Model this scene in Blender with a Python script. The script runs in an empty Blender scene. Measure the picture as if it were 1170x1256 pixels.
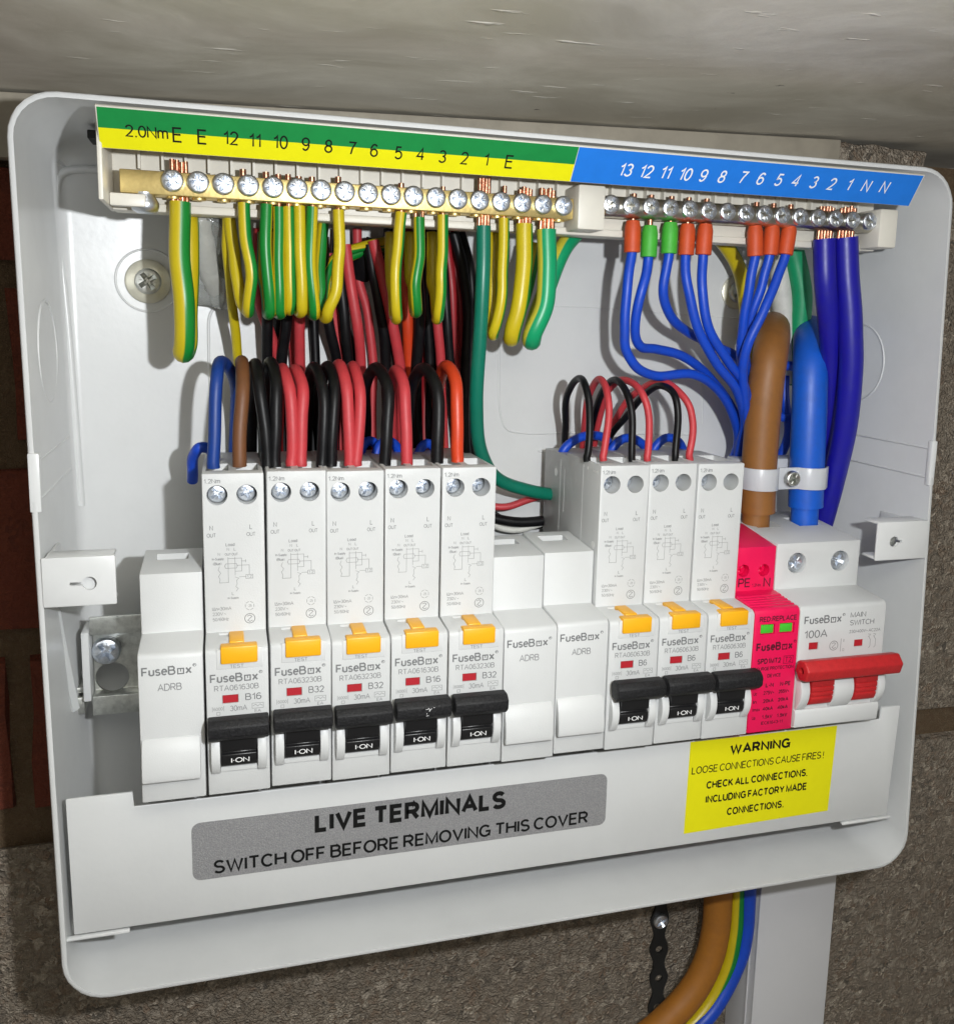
import bpy, bmesh, math, random
from mathutils import Vector, Matrix
random.seed(7)
scene = bpy.context.scene
COL = scene.collection
MM = 0.001
# ---------------------------------------------------------------- frame of reference
# All measures are millimetres in the unit's own frame: x to the right, d out of the wall
# towards the viewer, z up; the origin is the lower left front corner of the module row.
def V(x, d, z): return Vector((x*MM, -d*MM, z*MM))

# ---------------------------------------------------------------- camera
CAM = (25.086, 269.889, 140.321)
RIGHT = (0.95868218, 0.28333659, 0.02547275)
DOWN = (-0.02006958, 0.15668045, -0.98744542)
FWD = (0.2837705, -0.94613509, -0.1558932)
FOC, CX, CY, IW, IH = 1140.295, 616.018, 576.15, 1170.0, 1256.0
def dirv(a): return Vector((a[0], -a[1], a[2]))
cam = bpy.data.cameras.new('camera'); camo = bpy.data.objects.new('camera', cam); COL.objects.link(camo)
r, u, b = dirv(RIGHT), -dirv(DOWN), -dirv(FWD)
M = Matrix((r, u, b)).transposed().to_4x4(); M.translation = V(*CAM); camo.matrix_world = M
cam.sensor_fit = 'HORIZONTAL'; cam.sensor_width = 36.0
cam.lens = FOC/IW*36.0
cam.shift_x = (IW/2-CX)/IW; cam.shift_y = (CY-IH/2)/IW
cam.clip_start = 0.01; cam.clip_end = 20
scene.camera = camo
def at(px, py, d):
    "point at depth d that stands where the photograph shows it (millimetres)"
    a, c = (px-CX)/FOC, (py-CY)/FOC
    v = [RIGHT[i]*a+DOWN[i]*c+FWD[i] for i in range(3)]
    t = (d-CAM[1])/v[1]
    return (CAM[0]+v[0]*t, d, CAM[2]+v[2]*t)

# ---------------------------------------------------------------- light
world = bpy.data.worlds.new('World'); scene.world = world; world.use_nodes = True
bg = world.node_tree.nodes['Background']
bg.inputs['Color'].default_value = (1.0, 0.94, 0.83, 1); bg.inputs['Strength'].default_value = 0.17
fl = bpy.data.lights.new('phone_flash', 'POINT'); fl.energy = 3.3; fl.color = (0.955, 0.98, 1.0); fl.shadow_soft_size = 0.004
flo = bpy.data.objects.new('phone_flash', fl); COL.objects.link(flo); flo.location = V(82, 268, 157)
vs = scene.view_settings
vs.view_transform = 'Standard'; vs.look = 'None'; vs.gamma = 1; vs.exposure = 0.0; vs.use_curve_mapping = False

# ---------------------------------------------------------------- materials
MATS = {}
def nodes_of(name):
    m = bpy.data.materials.new(name); m.use_nodes = True
    nt = m.node_tree; return m, nt, nt.nodes['Principled BSDF']
def mat(name, col, rough=0.45, metal=0.0, bump=0.0, speck=0.0, bscale=900.0, var=0.0, vscale=60.0, coat=0.0, trans=0.0, spec=0.5, alpha=1.0, col2=None, rvar=0.0):
    m, nt, p = nodes_of(name)
    L = nt.links
    p.inputs['Base Color'].default_value = (*col, 1); p.inputs['Roughness'].default_value = rough
    p.inputs['Metallic'].default_value = metal; p.inputs['Coat Weight'].default_value = coat
    p.inputs['Transmission Weight'].default_value = trans; p.inputs['Specular IOR Level'].default_value = spec
    p.inputs['Alpha'].default_value = alpha
    tc = nt.nodes.new('ShaderNodeTexCoord')
    if var > 0:
        n = nt.nodes.new('ShaderNodeTexNoise'); n.inputs['Scale'].default_value = vscale; n.inputs['Detail'].default_value = 6
        n.inputs['Roughness'].default_value = 0.65
        L.new(tc.outputs['Object'], n.inputs['Vector'])
        mx = nt.nodes.new('ShaderNodeMix'); mx.data_type = 'RGBA'
        c2 = col2 if col2 else tuple(max(0, c*(1-var)) for c in col)
        mx.inputs['A'].default_value = (*col, 1); mx.inputs['B'].default_value = (*c2, 1)
        rp = nt.nodes.new('ShaderNodeMapRange'); rp.inputs['From Min'].default_value = 0.42; rp.inputs['From Max'].default_value = 0.68
        L.new(n.outputs['Fac'], rp.inputs['Value']); L.new(rp.outputs['Result'], mx.inputs['Factor'])
        if speck:
            q = nt.nodes.new('ShaderNodeTexNoise'); q.inputs['Scale'].default_value = speck; q.inputs['Detail'].default_value = 1
            L.new(tc.outputs['Object'], q.inputs['Vector'])
            qr = nt.nodes.new('ShaderNodeMapRange'); qr.inputs['From Min'].default_value = 0.765; qr.inputs['From Max'].default_value = 0.80
            L.new(q.outputs['Fac'], qr.inputs['Value'])
            m9 = nt.nodes.new('ShaderNodeMix'); m9.data_type = 'RGBA'; m9.inputs['B'].default_value = (0.22, 0.19, 0.15, 1)
            L.new(qr.outputs['Result'], m9.inputs['Factor']); L.new(mx.outputs['Result'], m9.inputs['A']); L.new(m9.outputs['Result'], p.inputs['Base Color'])
        else:
            L.new(mx.outputs['Result'], p.inputs['Base Color'])
        if rvar:
            r2 = nt.nodes.new('ShaderNodeMapRange'); r2.inputs['To Min'].default_value = rough; r2.inputs['To Max'].default_value = rough+rvar
            L.new(n.outputs['Fac'], r2.inputs['Value']); L.new(r2.outputs['Result'], p.inputs['Roughness'])
    if bump > 0:
        n = nt.nodes.new('ShaderNodeTexNoise'); n.inputs['Scale'].default_value = bscale; n.inputs['Detail'].default_value = 3
        L.new(tc.outputs['Object'], n.inputs['Vector'])
        bp = nt.nodes.new('ShaderNodeBump'); bp.inputs['Strength'].default_value = bump; bp.inputs['Distance'].default_value = 0.0004
        L.new(n.outputs['Fac'], bp.inputs['Height']); L.new(bp.outputs['Normal'], p.inputs['Normal'])
    MATS[name] = m; return m

mat('enamel', (0.69, 0.70, 0.70), 0.24, bump=0.08, bscale=420, var=0.06, vscale=30, rvar=0.14)
mat('cover_enamel', (0.66, 0.67, 0.67), 0.34, bump=0.10, bscale=500, var=0.05, vscale=25, rvar=0.1)
mat('case_plastic', (0.59, 0.60, 0.60), 0.5, bump=0.14, bscale=2600, var=0.03, vscale=70)
mat('blank_plastic', (0.61, 0.62, 0.62), 0.48, bump=0.12, bscale=2600, var=0.03, vscale=70)
mat('cream_plastic', (0.72, 0.69, 0.61), 0.42, bump=0.08, bscale=1500, var=0.06, vscale=60)
mat('guard_plastic', (0.65, 0.66, 0.66), 0.4)
mat('black_plastic', (0.008, 0.008, 0.009), 0.42, spec=0.3, bump=0.5, bscale=2200, var=0.6, vscale=1400, col2=(0.024, 0.024, 0.026), rvar=0.25)
mat('black_gloss', (0.01, 0.01, 0.011), 0.3, bump=0.1, bscale=1500)
mat('red_plastic', (0.50, 0.018, 0.022), 0.42, bump=0.25, bscale=1800, var=0.15, vscale=500)
mat('red_flag', (0.42, 0.015, 0.025), 0.45)
mat('yellow_plastic', (0.86, 0.42, 0.008), 0.4, bump=0.1, bscale=1800)
mat('magenta_plastic', (0.80, 0.004, 0.085), 0.42, bump=0.1, bscale=1800, var=0.06, vscale=100)
mat('green_flag', (0.06, 0.50, 0.03), 0.4)
mat('print_grey', (0.17, 0.175, 0.18), 0.6)
mat('print_fine', (0.24, 0.245, 0.25), 0.6)
mat('print_black', (0.008, 0.008, 0.008), 0.6, spec=0.15)
mat('print_magenta', (0.10, 0.004, 0.02), 0.55)
mat('print_white', (0.85, 0.85, 0.85), 0.5)
mat('hole_dark', (0.02, 0.02, 0.02), 0.8)
mat('label_green', (0.005, 0.24, 0.05), 0.4, var=0.1, vscale=200)
mat('label_yellow', (0.80, 0.76, 0.0), 0.4, var=0.05, vscale=200)
mat('label_blue', (0.012, 0.19, 0.72), 0.4, var=0.06, vscale=200)
mat('warning_yellow', (0.80, 0.75, 0.0), 0.5, var=0.03, vscale=200)
mat('label_silver', (0.30, 0.30, 0.31), 0.45, metal=0.35, bump=0.6, bscale=2400, var=0.35, vscale=2600, col2=(0.42, 0.42, 0.43))
mat('brass', (0.82, 0.64, 0.27), 0.36, metal=1.0, bump=0.15, bscale=700, var=0.25, vscale=120, rvar=0.15)
mat('nickel_bar', (0.62, 0.60, 0.52), 0.3, metal=1.0, bump=0.2, bscale=600, var=0.4, vscale=150)
mat('steel', (0.82, 0.86, 0.92), 0.36, metal=1.0, bump=0.4, bscale=700, var=0.3, vscale=500)
mat('zinc', (0.70, 0.71, 0.67), 0.33, metal=1.0, bump=0.2, bscale=900, var=0.3, vscale=300, rvar=0.2)
mat('washer_plate', (0.74, 0.72, 0.60), 0.35, metal=0.55, bump=0.15, bscale=500, var=0.15, vscale=200)
mat('copper', (0.62, 0.31, 0.20), 0.36, metal=1.0, bump=0.3, bscale=900, var=0.3, vscale=400)
def pvc(name, col, rough=0.36, **k): return mat(name, col, rough, bump=0.12, bscale=260, var=k.pop('var', 0.10), vscale=k.pop('vscale', 220), rvar=0.22, col2=tuple(c*0.86+0.004 for c in col), **k)
pvc('pvc_mint', (0.004, 0.30, 0.12)); pvc('pvc_black', (0.004, 0.004, 0.005), 0.32, spec=0.28); pvc('pvc_red', (0.52, 0.042, 0.052), 0.40)
pvc('pvc_dark_red', (0.30, 0.012, 0.018)); pvc('pvc_orange', (0.62, 0.052, 0.012), 0.3)
pvc('pvc_blue', (0.004, 0.060, 0.52), 0.34); pvc('pvc_navy', (0.008, 0.006, 0.30), 0.3)
pvc('pvc_bright_blue', (0.006, 0.10, 0.56), 0.34); pvc('pvc_brown', (0.26, 0.105, 0.022), 0.42)
pvc('pvc_dull_brown', (0.16, 0.062, 0.022), 0.42); pvc('pvc_deep_blue', (0.004, 0.04, 0.24), 0.36)
pvc('pvc_armour_brown', (0.36, 0.135, 0.012), 0.5); pvc('pvc_white', (0.62, 0.62, 0.58), 0.45)
pvc('ferrule_orange', (0.58, 0.070, 0.012), 0.45); pvc('ferrule_green', (0.055, 0.42, 0.035), 0.45)
mat('nylon', (0.80, 0.82, 0.86), 0.35, trans=0.35, bump=0.05)
mat('clear_strip', (0.85, 0.87, 0.87), 0.2, trans=0.35)
mat('clear_film', (0.9, 0.92, 0.9), 0.12, trans=0.85, bump=0.5, bscale=300)
mat('filler', (0.62, 0.62, 0.58), 0.12, bump=1.0, bscale=500, trans=0.3)
mat('trunking', (0.66, 0.66, 0.68), 0.45, var=0.03, vscale=40)
mat('band_black', (0.012, 0.012, 0.012), 0.5, bump=0.1)
mat('batten', (0.40, 0.36, 0.29), 0.6, bump=0.3, bscale=120, var=0.25, vscale=40)
def stripe(name, green, yellow, frac):
    m, nt, p = nodes_of(name); L = nt.links
    uv = nt.nodes.new('ShaderNodeUVMap'); uv.uv_map = 'UVMap'
    sp = nt.nodes.new('ShaderNodeSeparateXYZ'); L.new(uv.outputs['UV'], sp.inputs['Vector'])
    rp = nt.nodes.new('ShaderNodeMapRange'); rp.inputs['From Min'].default_value = frac-0.012; rp.inputs['From Max'].default_value = frac+0.012
    fr = nt.nodes.new('ShaderNodeMath'); fr.operation = 'FRACT'; L.new(sp.outputs['X'], fr.inputs[0])
    pp = nt.nodes.new('ShaderNodeMath'); pp.operation = 'PINGPONG'; pp.inputs[1].default_value = 0.5
    L.new(fr.outputs[0], pp.inputs[0]); L.new(pp.outputs[0], rp.inputs['Value'])
    tc = nt.nodes.new('ShaderNodeTexCoord'); n = nt.nodes.new('ShaderNodeTexNoise'); n.inputs['Scale'].default_value = 200
    L.new(tc.outputs['Object'], n.inputs['Vector'])
    mx = nt.nodes.new('ShaderNodeMix'); mx.data_type = 'RGBA'
    mx.inputs['A'].default_value = (*green, 1); mx.inputs['B'].default_value = (*yellow, 1)
    L.new(rp.outputs['Result'], mx.inputs['Factor'])
    m2 = nt.nodes.new('ShaderNodeMix'); m2.data_type = 'RGBA'; m2.blend_type = 'MULTIPLY'; m2.inputs['B'].default_value = (0.86, 0.84, 0.80, 1)
    L.new(n.outputs['Fac'], m2.inputs['Factor']); L.new(mx.outputs['Result'], m2.inputs['A'])
    L.new(m2.outputs['Result'], p.inputs['Base Color']); p.inputs['Roughness'].default_value = 0.36
    bp = nt.nodes.new('ShaderNodeBump'); bp.inputs['Strength'].default_value = 0.06; bp.inputs['Distance'].default_value = 0.0004
    L.new(n.outputs['Fac'], bp.inputs['Height']); L.new(bp.outputs['Normal'], p.inputs['Normal'])
    MATS[name] = m
stripe('earth_stripe', (0.005, 0.22, 0.03), (0.58, 0.46, 0.010), 0.14)   # mostly yellow
stripe('earth_even', (0.005, 0.22, 0.03), (0.58, 0.46, 0.010), 0.25)
stripe('earth_teal', (0.002, 0.17, 0.11), (0.50, 0.46, 0.02), 0.40)      # mostly green
stripe('earth_mint', (0.004, 0.34, 0.14), (0.62, 0.55, 0.05), 0.29)

def rubble(name, cols, scale, bump, mort=False, noise_col=(0.10, 0.085, 0.07)):
    "aggregate concrete, brick face or mortar: stones of several colours in a sandy matrix"
    m, nt, p = nodes_of(name); L = nt.links
    tc = nt.nodes.new('ShaderNodeTexCoord')
    wr = nt.nodes.new('ShaderNodeTexNoise'); wr.inputs['Scale'].default_value = scale*1.3; wr.inputs['Detail'].default_value = 3
    L.new(tc.outputs['Object'], wr.inputs['Vector'])
    add = nt.nodes.new('ShaderNodeMixRGB'); add.blend_type = 'ADD'; add.inputs['Fac'].default_value = 0.010
    L.new(tc.outputs['Object'], add.inputs['Color1']); L.new(wr.outputs['Color'], add.inputs['Color2'])
    vo = nt.nodes.new('ShaderNodeTexVoronoi'); vo.inputs['Scale'].default_value = scale; L.new(add.outputs['Color'], vo.inputs['Vector'])
    v2 = nt.nodes.new('ShaderNodeTexVoronoi'); v2.inputs['Scale'].default_value = scale*3.1; L.new(add.outputs['Color'], v2.inputs['Vector'])
    sp = nt.nodes.new('ShaderNodeSeparateColor'); L.new(vo.outputs['Color'], sp.inputs['Color'])
    ra = nt.nodes.new('ShaderNodeValToRGB'); ra.color_ramp.interpolation = 'CONSTANT'
    e = ra.color_ramp.elements
    while len(e) < len(cols): e.new(0.5)
    for i, c in enumerate(cols): e[i].position = i/len(cols); e[i].color = (*c, 1)
    L.new(sp.outputs['Red'], ra.inputs['Fac'])
    sp2 = nt.nodes.new('ShaderNodeSeparateColor'); L.new(v2.outputs['Color'], sp2.inputs['Color'])
    r2 = nt.nodes.new('ShaderNodeValToRGB'); r2.color_ramp.interpolation = 'CONSTANT'
    e = r2.color_ramp.elements
    while len(e) < len(cols): e.new(0.5)
    for i, c in enumerate(cols[::-1]): e[i].position = i/len(cols); e[i].color = (*c, 1)
    L.new(sp2.outputs['Green'], r2.inputs['Fac'])
    big = nt.nodes.new('ShaderNodeTexNoise'); big.inputs['Scale'].default_value = scale*0.6; big.inputs['Detail'].default_value = 8; big.inputs['Roughness'].default_value = 0.7
    L.new(tc.outputs['Object'], big.inputs['Vector'])
    st = nt.nodes.new('ShaderNodeMapRange'); st.inputs['From Min'].default_value = 0.25; st.inputs['From Max'].default_value = 0.62
    L.new(vo.outputs['Distance'], st.inputs['Value'])
    mx = nt.nodes.new('ShaderNodeMix'); mx.data_type = 'RGBA'; L.new(st.outputs['Result'], mx.inputs['Factor'])
    L.new(ra.outputs['Color'], mx.inputs['A']); L.new(r2.outputs['Color'], mx.inputs['B'])
    m3 = nt.nodes.new('ShaderNodeMix'); m3.data_type = 'RGBA'
    rp = nt.nodes.new('ShaderNodeMapRange'); rp.inputs['From Min'].default_value = 0.38; rp.inputs['From Max'].default_value = 0.62
    L.new(big.outputs['Fac'], rp.inputs['Value']); L.new(rp.outputs['Result'], m3.inputs['Factor'])
    L.new(mx.outputs['Result'], m3.inputs['A']); m3.inputs['B'].default_value = (*noise_col, 1)
    L.new(m3.outputs['Result'], p.inputs['Base Color'])
    p.inputs['Roughness'].default_value = 0.85
    bp = nt.nodes.new('ShaderNodeBump'); bp.inputs['Strength'].default_value = bump; bp.inputs['Distance'].default_value = 0.002
    sm = nt.nodes.new('ShaderNodeMath'); sm.operation = 'ADD'; L.new(big.outputs['Fac'], sm.inputs[0]); L.new(v2.outputs['Distance'], sm.inputs[1])
    L.new(sm.outputs[0], bp.inputs['Height']); L.new(bp.outputs['Normal'], p.inputs['Normal'])
    MATS[name] = m
rubble('block_concrete', [(0.25, 0.20, 0.15), (0.32, 0.265, 0.205), (0.42, 0.36, 0.29), (0.28, 0.20, 0.14), (0.60, 0.52, 0.42), (0.15, 0.13, 0.105)], 190, 1.0, noise_col=(0.30, 0.25, 0.195))
rubble('brick_red', [(0.15, 0.034, 0.015), (0.17, 0.04, 0.018), (0.12, 0.028, 0.014)], 160, 0.5, noise_col=(0.15, 0.032, 0.015))
rubble('mortar', [(0.15, 0.10, 0.055), (0.17, 0.12, 0.07), (0.13, 0.08, 0.045)], 260, 0.6, noise_col=(0.14, 0.092, 0.05))

# painted concrete soffit
def soffit_material():
    m, nt, p = nodes_of('soffit_paint'); L = nt.links
    tc = nt.nodes.new('ShaderNodeTexCoord')
    mp = nt.nodes.new('ShaderNodeMapping'); mp.inputs['Scale'].default_value = (13, 20, 20); L.new(tc.outputs['Object'], mp.inputs['Vector'])
    n1 = nt.nodes.new('ShaderNodeTexNoise'); n1.inputs['Scale'].default_value = 1.0; n1.inputs['Detail'].default_value = 10; n1.inputs['Roughness'].default_value = 0.62
    n1.inputs['Distortion'].default_value = 0.6; L.new(mp.outputs['Vector'], n1.inputs['Vector'])
    ra = nt.nodes.new('ShaderNodeValToRGB'); e = ra.color_ramp.elements
    e[0].position = 0.36; e[0].color = (0.50, 0.465, 0.385, 1); e[1].position = 0.62; e[1].color = (0.72, 0.685, 0.60, 1)
    L.new(n1.outputs['Fac'], ra.inputs['Fac'])
    n2 = nt.nodes.new('ShaderNodeTexNoise'); n2.inputs['Scale'].default_value = 150; n2.inputs['Detail'].default_value = 4
    mp2 = nt.nodes.new('ShaderNodeMapping'); mp2.inputs['Scale'].default_value = (0.35, 1.3, 1); mp2.inputs['Rotation'].default_value = (0, 0, 0.3)
    L.new(tc.outputs['Object'], mp2.inputs['Vector']); L.new(mp2.outputs['Vector'], n2.inputs['Vector'])
    c2 = nt.nodes.new('ShaderNodeMapRange'); c2.inputs['From Min'].default_value = 0.665; c2.inputs['From Max'].default_value = 0.77
    L.new(n2.outputs['Fac'], c2.inputs['Value'])
    mx = nt.nodes.new('ShaderNodeMix'); mx.data_type = 'RGBA'; mx.inputs['B'].default_value = (0.84, 0.81, 0.74, 1)
    L.new(c2.outputs['Result'], mx.inputs['Factor']); L.new(ra.outputs['Color'], mx.inputs['A'])
    n3 = nt.nodes.new('ShaderNodeTexNoise'); n3.inputs['Scale'].default_value = 70; n3.inputs['Detail'].default_value = 5
    L.new(tc.outputs['Object'], n3.inputs['Vector'])
    c3 = nt.nodes.new('ShaderNodeMapRange'); c3.inputs['From Min'].default_value = 0.745; c3.inputs['From Max'].default_value = 0.78
    L.new(n3.outputs['Fac'], c3.inputs['Value'])
    mx2 = nt.nodes.new('ShaderNodeMix'); mx2.data_type = 'RGBA'; mx2.inputs['B'].default_value = (0.06, 0.05, 0.035, 1)
    L.new(c3.outputs['Result'], mx2.inputs['Factor']); L.new(mx.outputs['Result'], mx2.inputs['A'])
    L.new(mx2.outputs['Result'], p.inputs['Base Color']); p.inputs['Roughness'].default_value = 0.48
    bp = nt.nodes.new('ShaderNodeBump'); bp.inputs['Strength'].default_value = 0.45; bp.inputs['Distance'].default_value = 0.0014
    s = nt.nodes.new('ShaderNodeMath'); s.operation = 'ADD'; L.new(n1.outputs['Fac'], s.inputs[0]); L.new(c2.outputs['Result'], s.inputs[1])
    L.new(s.outputs[0], bp.inputs['Height']); L.new(bp.outputs['Normal'], p.inputs['Normal'])
    MATS['soffit_paint'] = m
soffit_material()

# ---------------------------------------------------------------- mesh builder
# a plain grotesque lettering drawn as strokes: glyph = (width, strokes on the centre line, cap height 1)
def A_(cx, cy, rx, ry, a0, a1, n=None):
    n = n or max(4, int(abs(a1-a0)/20))
    return [(cx+rx*math.cos(math.radians(a0+(a1-a0)*i/n)), cy+ry*math.sin(math.radians(a0+(a1-a0)*i/n))) for i in range(n+1)]
S_ = lambda w, h: A_(w*.5, h*.75, w*.46, h*.25, 25, 270)+A_(w*.5, h*.25, w*.5, h*.25, 90, -155)[1:]
GLYPH = {
 'A': (.72, [[(0, 0), (.36, 1), (.72, 0)], [(.13, .34), (.59, .34)]]),
 'B': (.60, [[(0, 0), (0, 1), (.34, 1)]+A_(.34, .77, .21, .23, 90, -90)+[(0, .54)], [(.34, .54)]+A_(.36, .27, .24, .27, 90, -90)+[(0, 0)]]),
 'C': (.68, [A_(.37, .5, .37, .5, 42, 318)]), 'D': (.66, [[(0, 0), (0, 1), (.28, 1)]+A_(.28, .5, .38, .5, 90, -90)+[(0, 0)]]),
 'E': (.54, [[(.54, 1), (0, 1), (0, 0), (.54, 0)], [(0, .52), (.49, .52)]]), 'F': (.50, [[(.50, 1), (0, 1), (0, 0)], [(0, .5), (.44, .5)]]),
 'G': (.74, [A_(.38, .5, .38, .5, 42, 325)+[(.72, .14), (.72, .46), (.42, .46)]]), 'H': (.64, [[(0, 0), (0, 1)], [(.64, 0), (.64, 1)], [(0, .52), (.64, .52)]]),
 'I': (.02, [[(0.01, 0), (0.01, 1)]]), 'K': (.62, [[(0, 0), (0, 1)], [(.58, 1), (0, .36)], [(.2, .58), (.62, 0)]]), 'L': (.48, [[(0, 1), (0, 0), (.48, 0)]]),
 'M': (.76, [[(0, 0), (0, 1), (.38, .05), (.76, 1), (.76, 0)]]), 'N': (.64, [[(0, 0), (0, 1), (.64, 0), (.64, 1)]]), 'O': (.76, [A_(.38, .5, .38, .5, 0, 360, 22)]),
 'P': (.58, [[(0, 0), (0, 1), (.34, 1)]+A_(.34, .73, .24, .27, 90, -90)+[(0, .46)]]), 'R': (.62, [[(0, 0), (0, 1), (.34, 1)]+A_(.34, .74, .24, .26, 90, -90)+[(0, .48)], [(.32, .48), (.60, 0)]]),
 'S': (.58, [S_(.58, 1)]), 'T': (.62, [[(0, 1), (.62, 1)], [(.31, 1), (.31, 0)]]), 'U': (.64, [[(0, 1), (0, .32)]+A_(.32, .32, .32, .32, 180, 360)+[(.64, 1)]]),
 'V': (.68, [[(0, 1), (.34, 0), (.68, 1)]]), 'W': (.98, [[(0, 1), (.25, 0), (.49, .95), (.73, 0), (.98, 1)]]), 'X': (.64, [[(0, 0), (.64, 1)], [(0, 1), (.64, 0)]]),
 'Y': (.66, [[(0, 1), (.33, .45), (.66, 1)], [(.33, .45), (.33, 0)]]), 'Z': (.58, [[(0, 1), (.58, 1), (0, 0), (.58, 0)]]),
 '0': (.52, [A_(.26, .5, .26, .5, 0, 360, 20)]), '1': (.34, [[(.02, .76), (.16, .82), (.28, 1), (.28, 0)]]),
 '2': (.52, [A_(.26, .72, .25, .28, 170, -35)+[(.30, .32), (0, 0), (.52, 0)]]), '3': (.52, [A_(.25, .76, .23, .24, 155, -90)+A_(.25, .27, .27, .27, 90, -155)[1:]]),
 '4': (.56, [[(.42, 0), (.42, 1), (0, .28), (.56, .28)]]), '5': (.52, [[(.47, 1), (.10, 1), (.04, .48)]+A_(.25, .32, .27, .32, 135, -150)]),
 '6': (.52, [A_(.26, .3, .26, .3, 0, 360, 18), A_(.28, .5, .28, .5, 180, 45)]), '7': (.52, [[(0, 1), (.52, 1), (.28, .5), (.18, 0)]]),
 '8': (.52, [A_(.26, .76, .21, .24, 0, 360, 16), A_(.26, .27, .26, .27, 0, 360, 18)]), '9': (.52, [A_(.26, .7, .26, .3, 0, 360, 18), A_(.24, .5, .28, .5, 0, -135)]),
 'u': (.42, [[(0, .72), (0, .21)]+A_(.21, .21, .21, .21, 180, 360), [(.42, .72), (.42, 0)]]), 's': (.40, [S_(.40, .72)]),
 'e': (.46, [[(0.01, .38), (.46, .38)]+A_(.23, .36, .23, .36, 5, 318)]), 'x': (.44, [[(0, 0), (.44, .72)], [(0, .72), (.44, 0)]]),
 'n': (.42, [[(0, 0), (0, .72)], [(0, .5)]+A_(.21, .5, .21, .22, 180, 0)+[(.42, 0)]]), 'm': (.72, [[(0, 0), (0, .72)], [(0, .52)]+A_(.18, .52, .18, .20, 180, 0)+[(.36, 0)], [(.36, .52)]+A_(.54, .52, .18, .20, 180, 0)+[(.72, 0)]]),
 'o': (.46, [A_(.23, .36, .23, .36, 0, 360, 16)]), 'a': (.44, [A_(.2, .36, .2, .36, 20, 340), [(.44, .72), (.44, 0)]]), 'd': (.44, [A_(.2, .36, .2, .36, 20, 340), [(.44, 1), (.44, 0)]]),
 'p': (.44, [A_(.24, .36, .2, .36, 200, -160), [(0, .72), (0, -.25)]]), 'y': (.42, [[(0, .72), (.21, 0)], [(.42, .72), (.14, -.25)]]), 'k': (.40, [[(0, 0), (0, 1)], [(.38, .72), (0, .3)], [(.14, .45), (.40, 0)]]),
 'l': (.02, [[(0.01, 0), (0.01, 1)]]), 'c': (.42, [A_(.23, .36, .23, .36, 45, 315)]), 'z': (.38, [[(0, .72), (.38, .72), (0, 0), (.38, 0)]]),
 '.': (.12, [[(0, 0), (.12, 0)]]), ',': (.05, [[(.04, .02), (0, -.14)]]), '!': (.03, [[(.015, 1), (.015, .32)], [(-.04, 0), (.08, 0)]]), ':': (.12, [[(0, .08), (.12, .08)], [(0, .6), (.12, .6)]]),
 '-': (.26, [[(0, .4), (.26, .4)]]), '~': (.4, [A_(.1, .42, .1, .1, 180, 0)+A_(.3, .42, .1, .1, 180, 360)[1:]]), '=': (.4, [[(0, .3), (.4, .3)], [(0, .55), (.4, .55)]]),
 '/': (.34, [[(0, 0), (.34, 1)]]), '(': (.18, [A_(.3, .45, .3, .65, 130, 230)]), ')': (.18, [A_(-.12, .45, .3, .65, 50, -50)]), '\u00b7': (.14, [[(0, .48), (.14, .48)]]),
 '\u00ae': (.8, [A_(.4, .5, .4, .5, 0, 360, 12), [(.25, .2), (.25, .8), (.55, .7), (.25, .5)]]), '\u0394': (.6, [[(0, 0), (.3, 1), (.6, 0), (0, 0)]]),
}
def ribbon(pts, w):
    "outline of a stroke with mitred corners: list of (left, right) pairs"
    closed = math.dist(pts[0], pts[-1]) < 1e-6 and len(pts) > 3
    n = len(pts); out = []
    for i, p in enumerate(pts):
        a = pts[i-1] if i else (pts[-2] if closed else None); b = pts[i+1] if i < n-1 else (pts[1] if closed else None)
        def nrm(q, r_):
            l = math.dist(q, r_) or 1e-9; return (-(r_[1]-q[1])/l, (r_[0]-q[0])/l)
        if a is None: m = nrm(p, b); k = 1
        elif b is None: m = nrm(a, p); k = 1
        else:
            n1, n2 = nrm(a, p), nrm(p, b); m = (n1[0]+n2[0], n1[1]+n2[1]); l = math.hypot(*m)
            if l < 0.25: m = n1; k = 1
            else: m = (m[0]/l, m[1]/l); k = min(1.9, 1/max(0.3, m[0]*n1[0]+m[1]*n1[1]))
        out.append(((p[0]+m[0]*k*w/2, p[1]+m[1]*k*w/2), (p[0]-m[0]*k*w/2, p[1]-m[1]*k*w/2)))
    return out
TEXT_CACHE = {}
def text_geometry(body, bold=0.0, shear=0.0):
    "points (0..1 across, 0..1 cap height, layer), faces, width to height"
    k = (body, bold, shear)
    if k in TEXT_CACHE: return TEXT_CACHE[k]
    sw = 0.125+bold*3.2; vs_, fs, x = [], [], sw/2
    for ch in body:
        if ch == ' ': x += 0.24; continue
        w, strokes = GLYPH[ch]
        for ly, st in enumerate(strokes):
            pts = [(x+p[0], sw/2+p[1]*(1-sw)) for p in st]
            rb = ribbon(pts, sw); n = len(vs_)
            for l, r_ in rb: vs_ += [(l[0]+l[1]*shear, l[1], ly), (r_[0]+r_[1]*shear, r_[1], ly)]
            fs += [(n+2*q, n+2*q+1, n+2*q+3, n+2*q+2) for q in range(len(rb)-1)]
        x += w+0.05+sw
    tw = x-0.05-sw/2+shear
    g = ([(v[0]/tw, v[1], v[2]) for v in vs_], fs, tw)
    TEXT_CACHE[k] = g; return g

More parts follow.
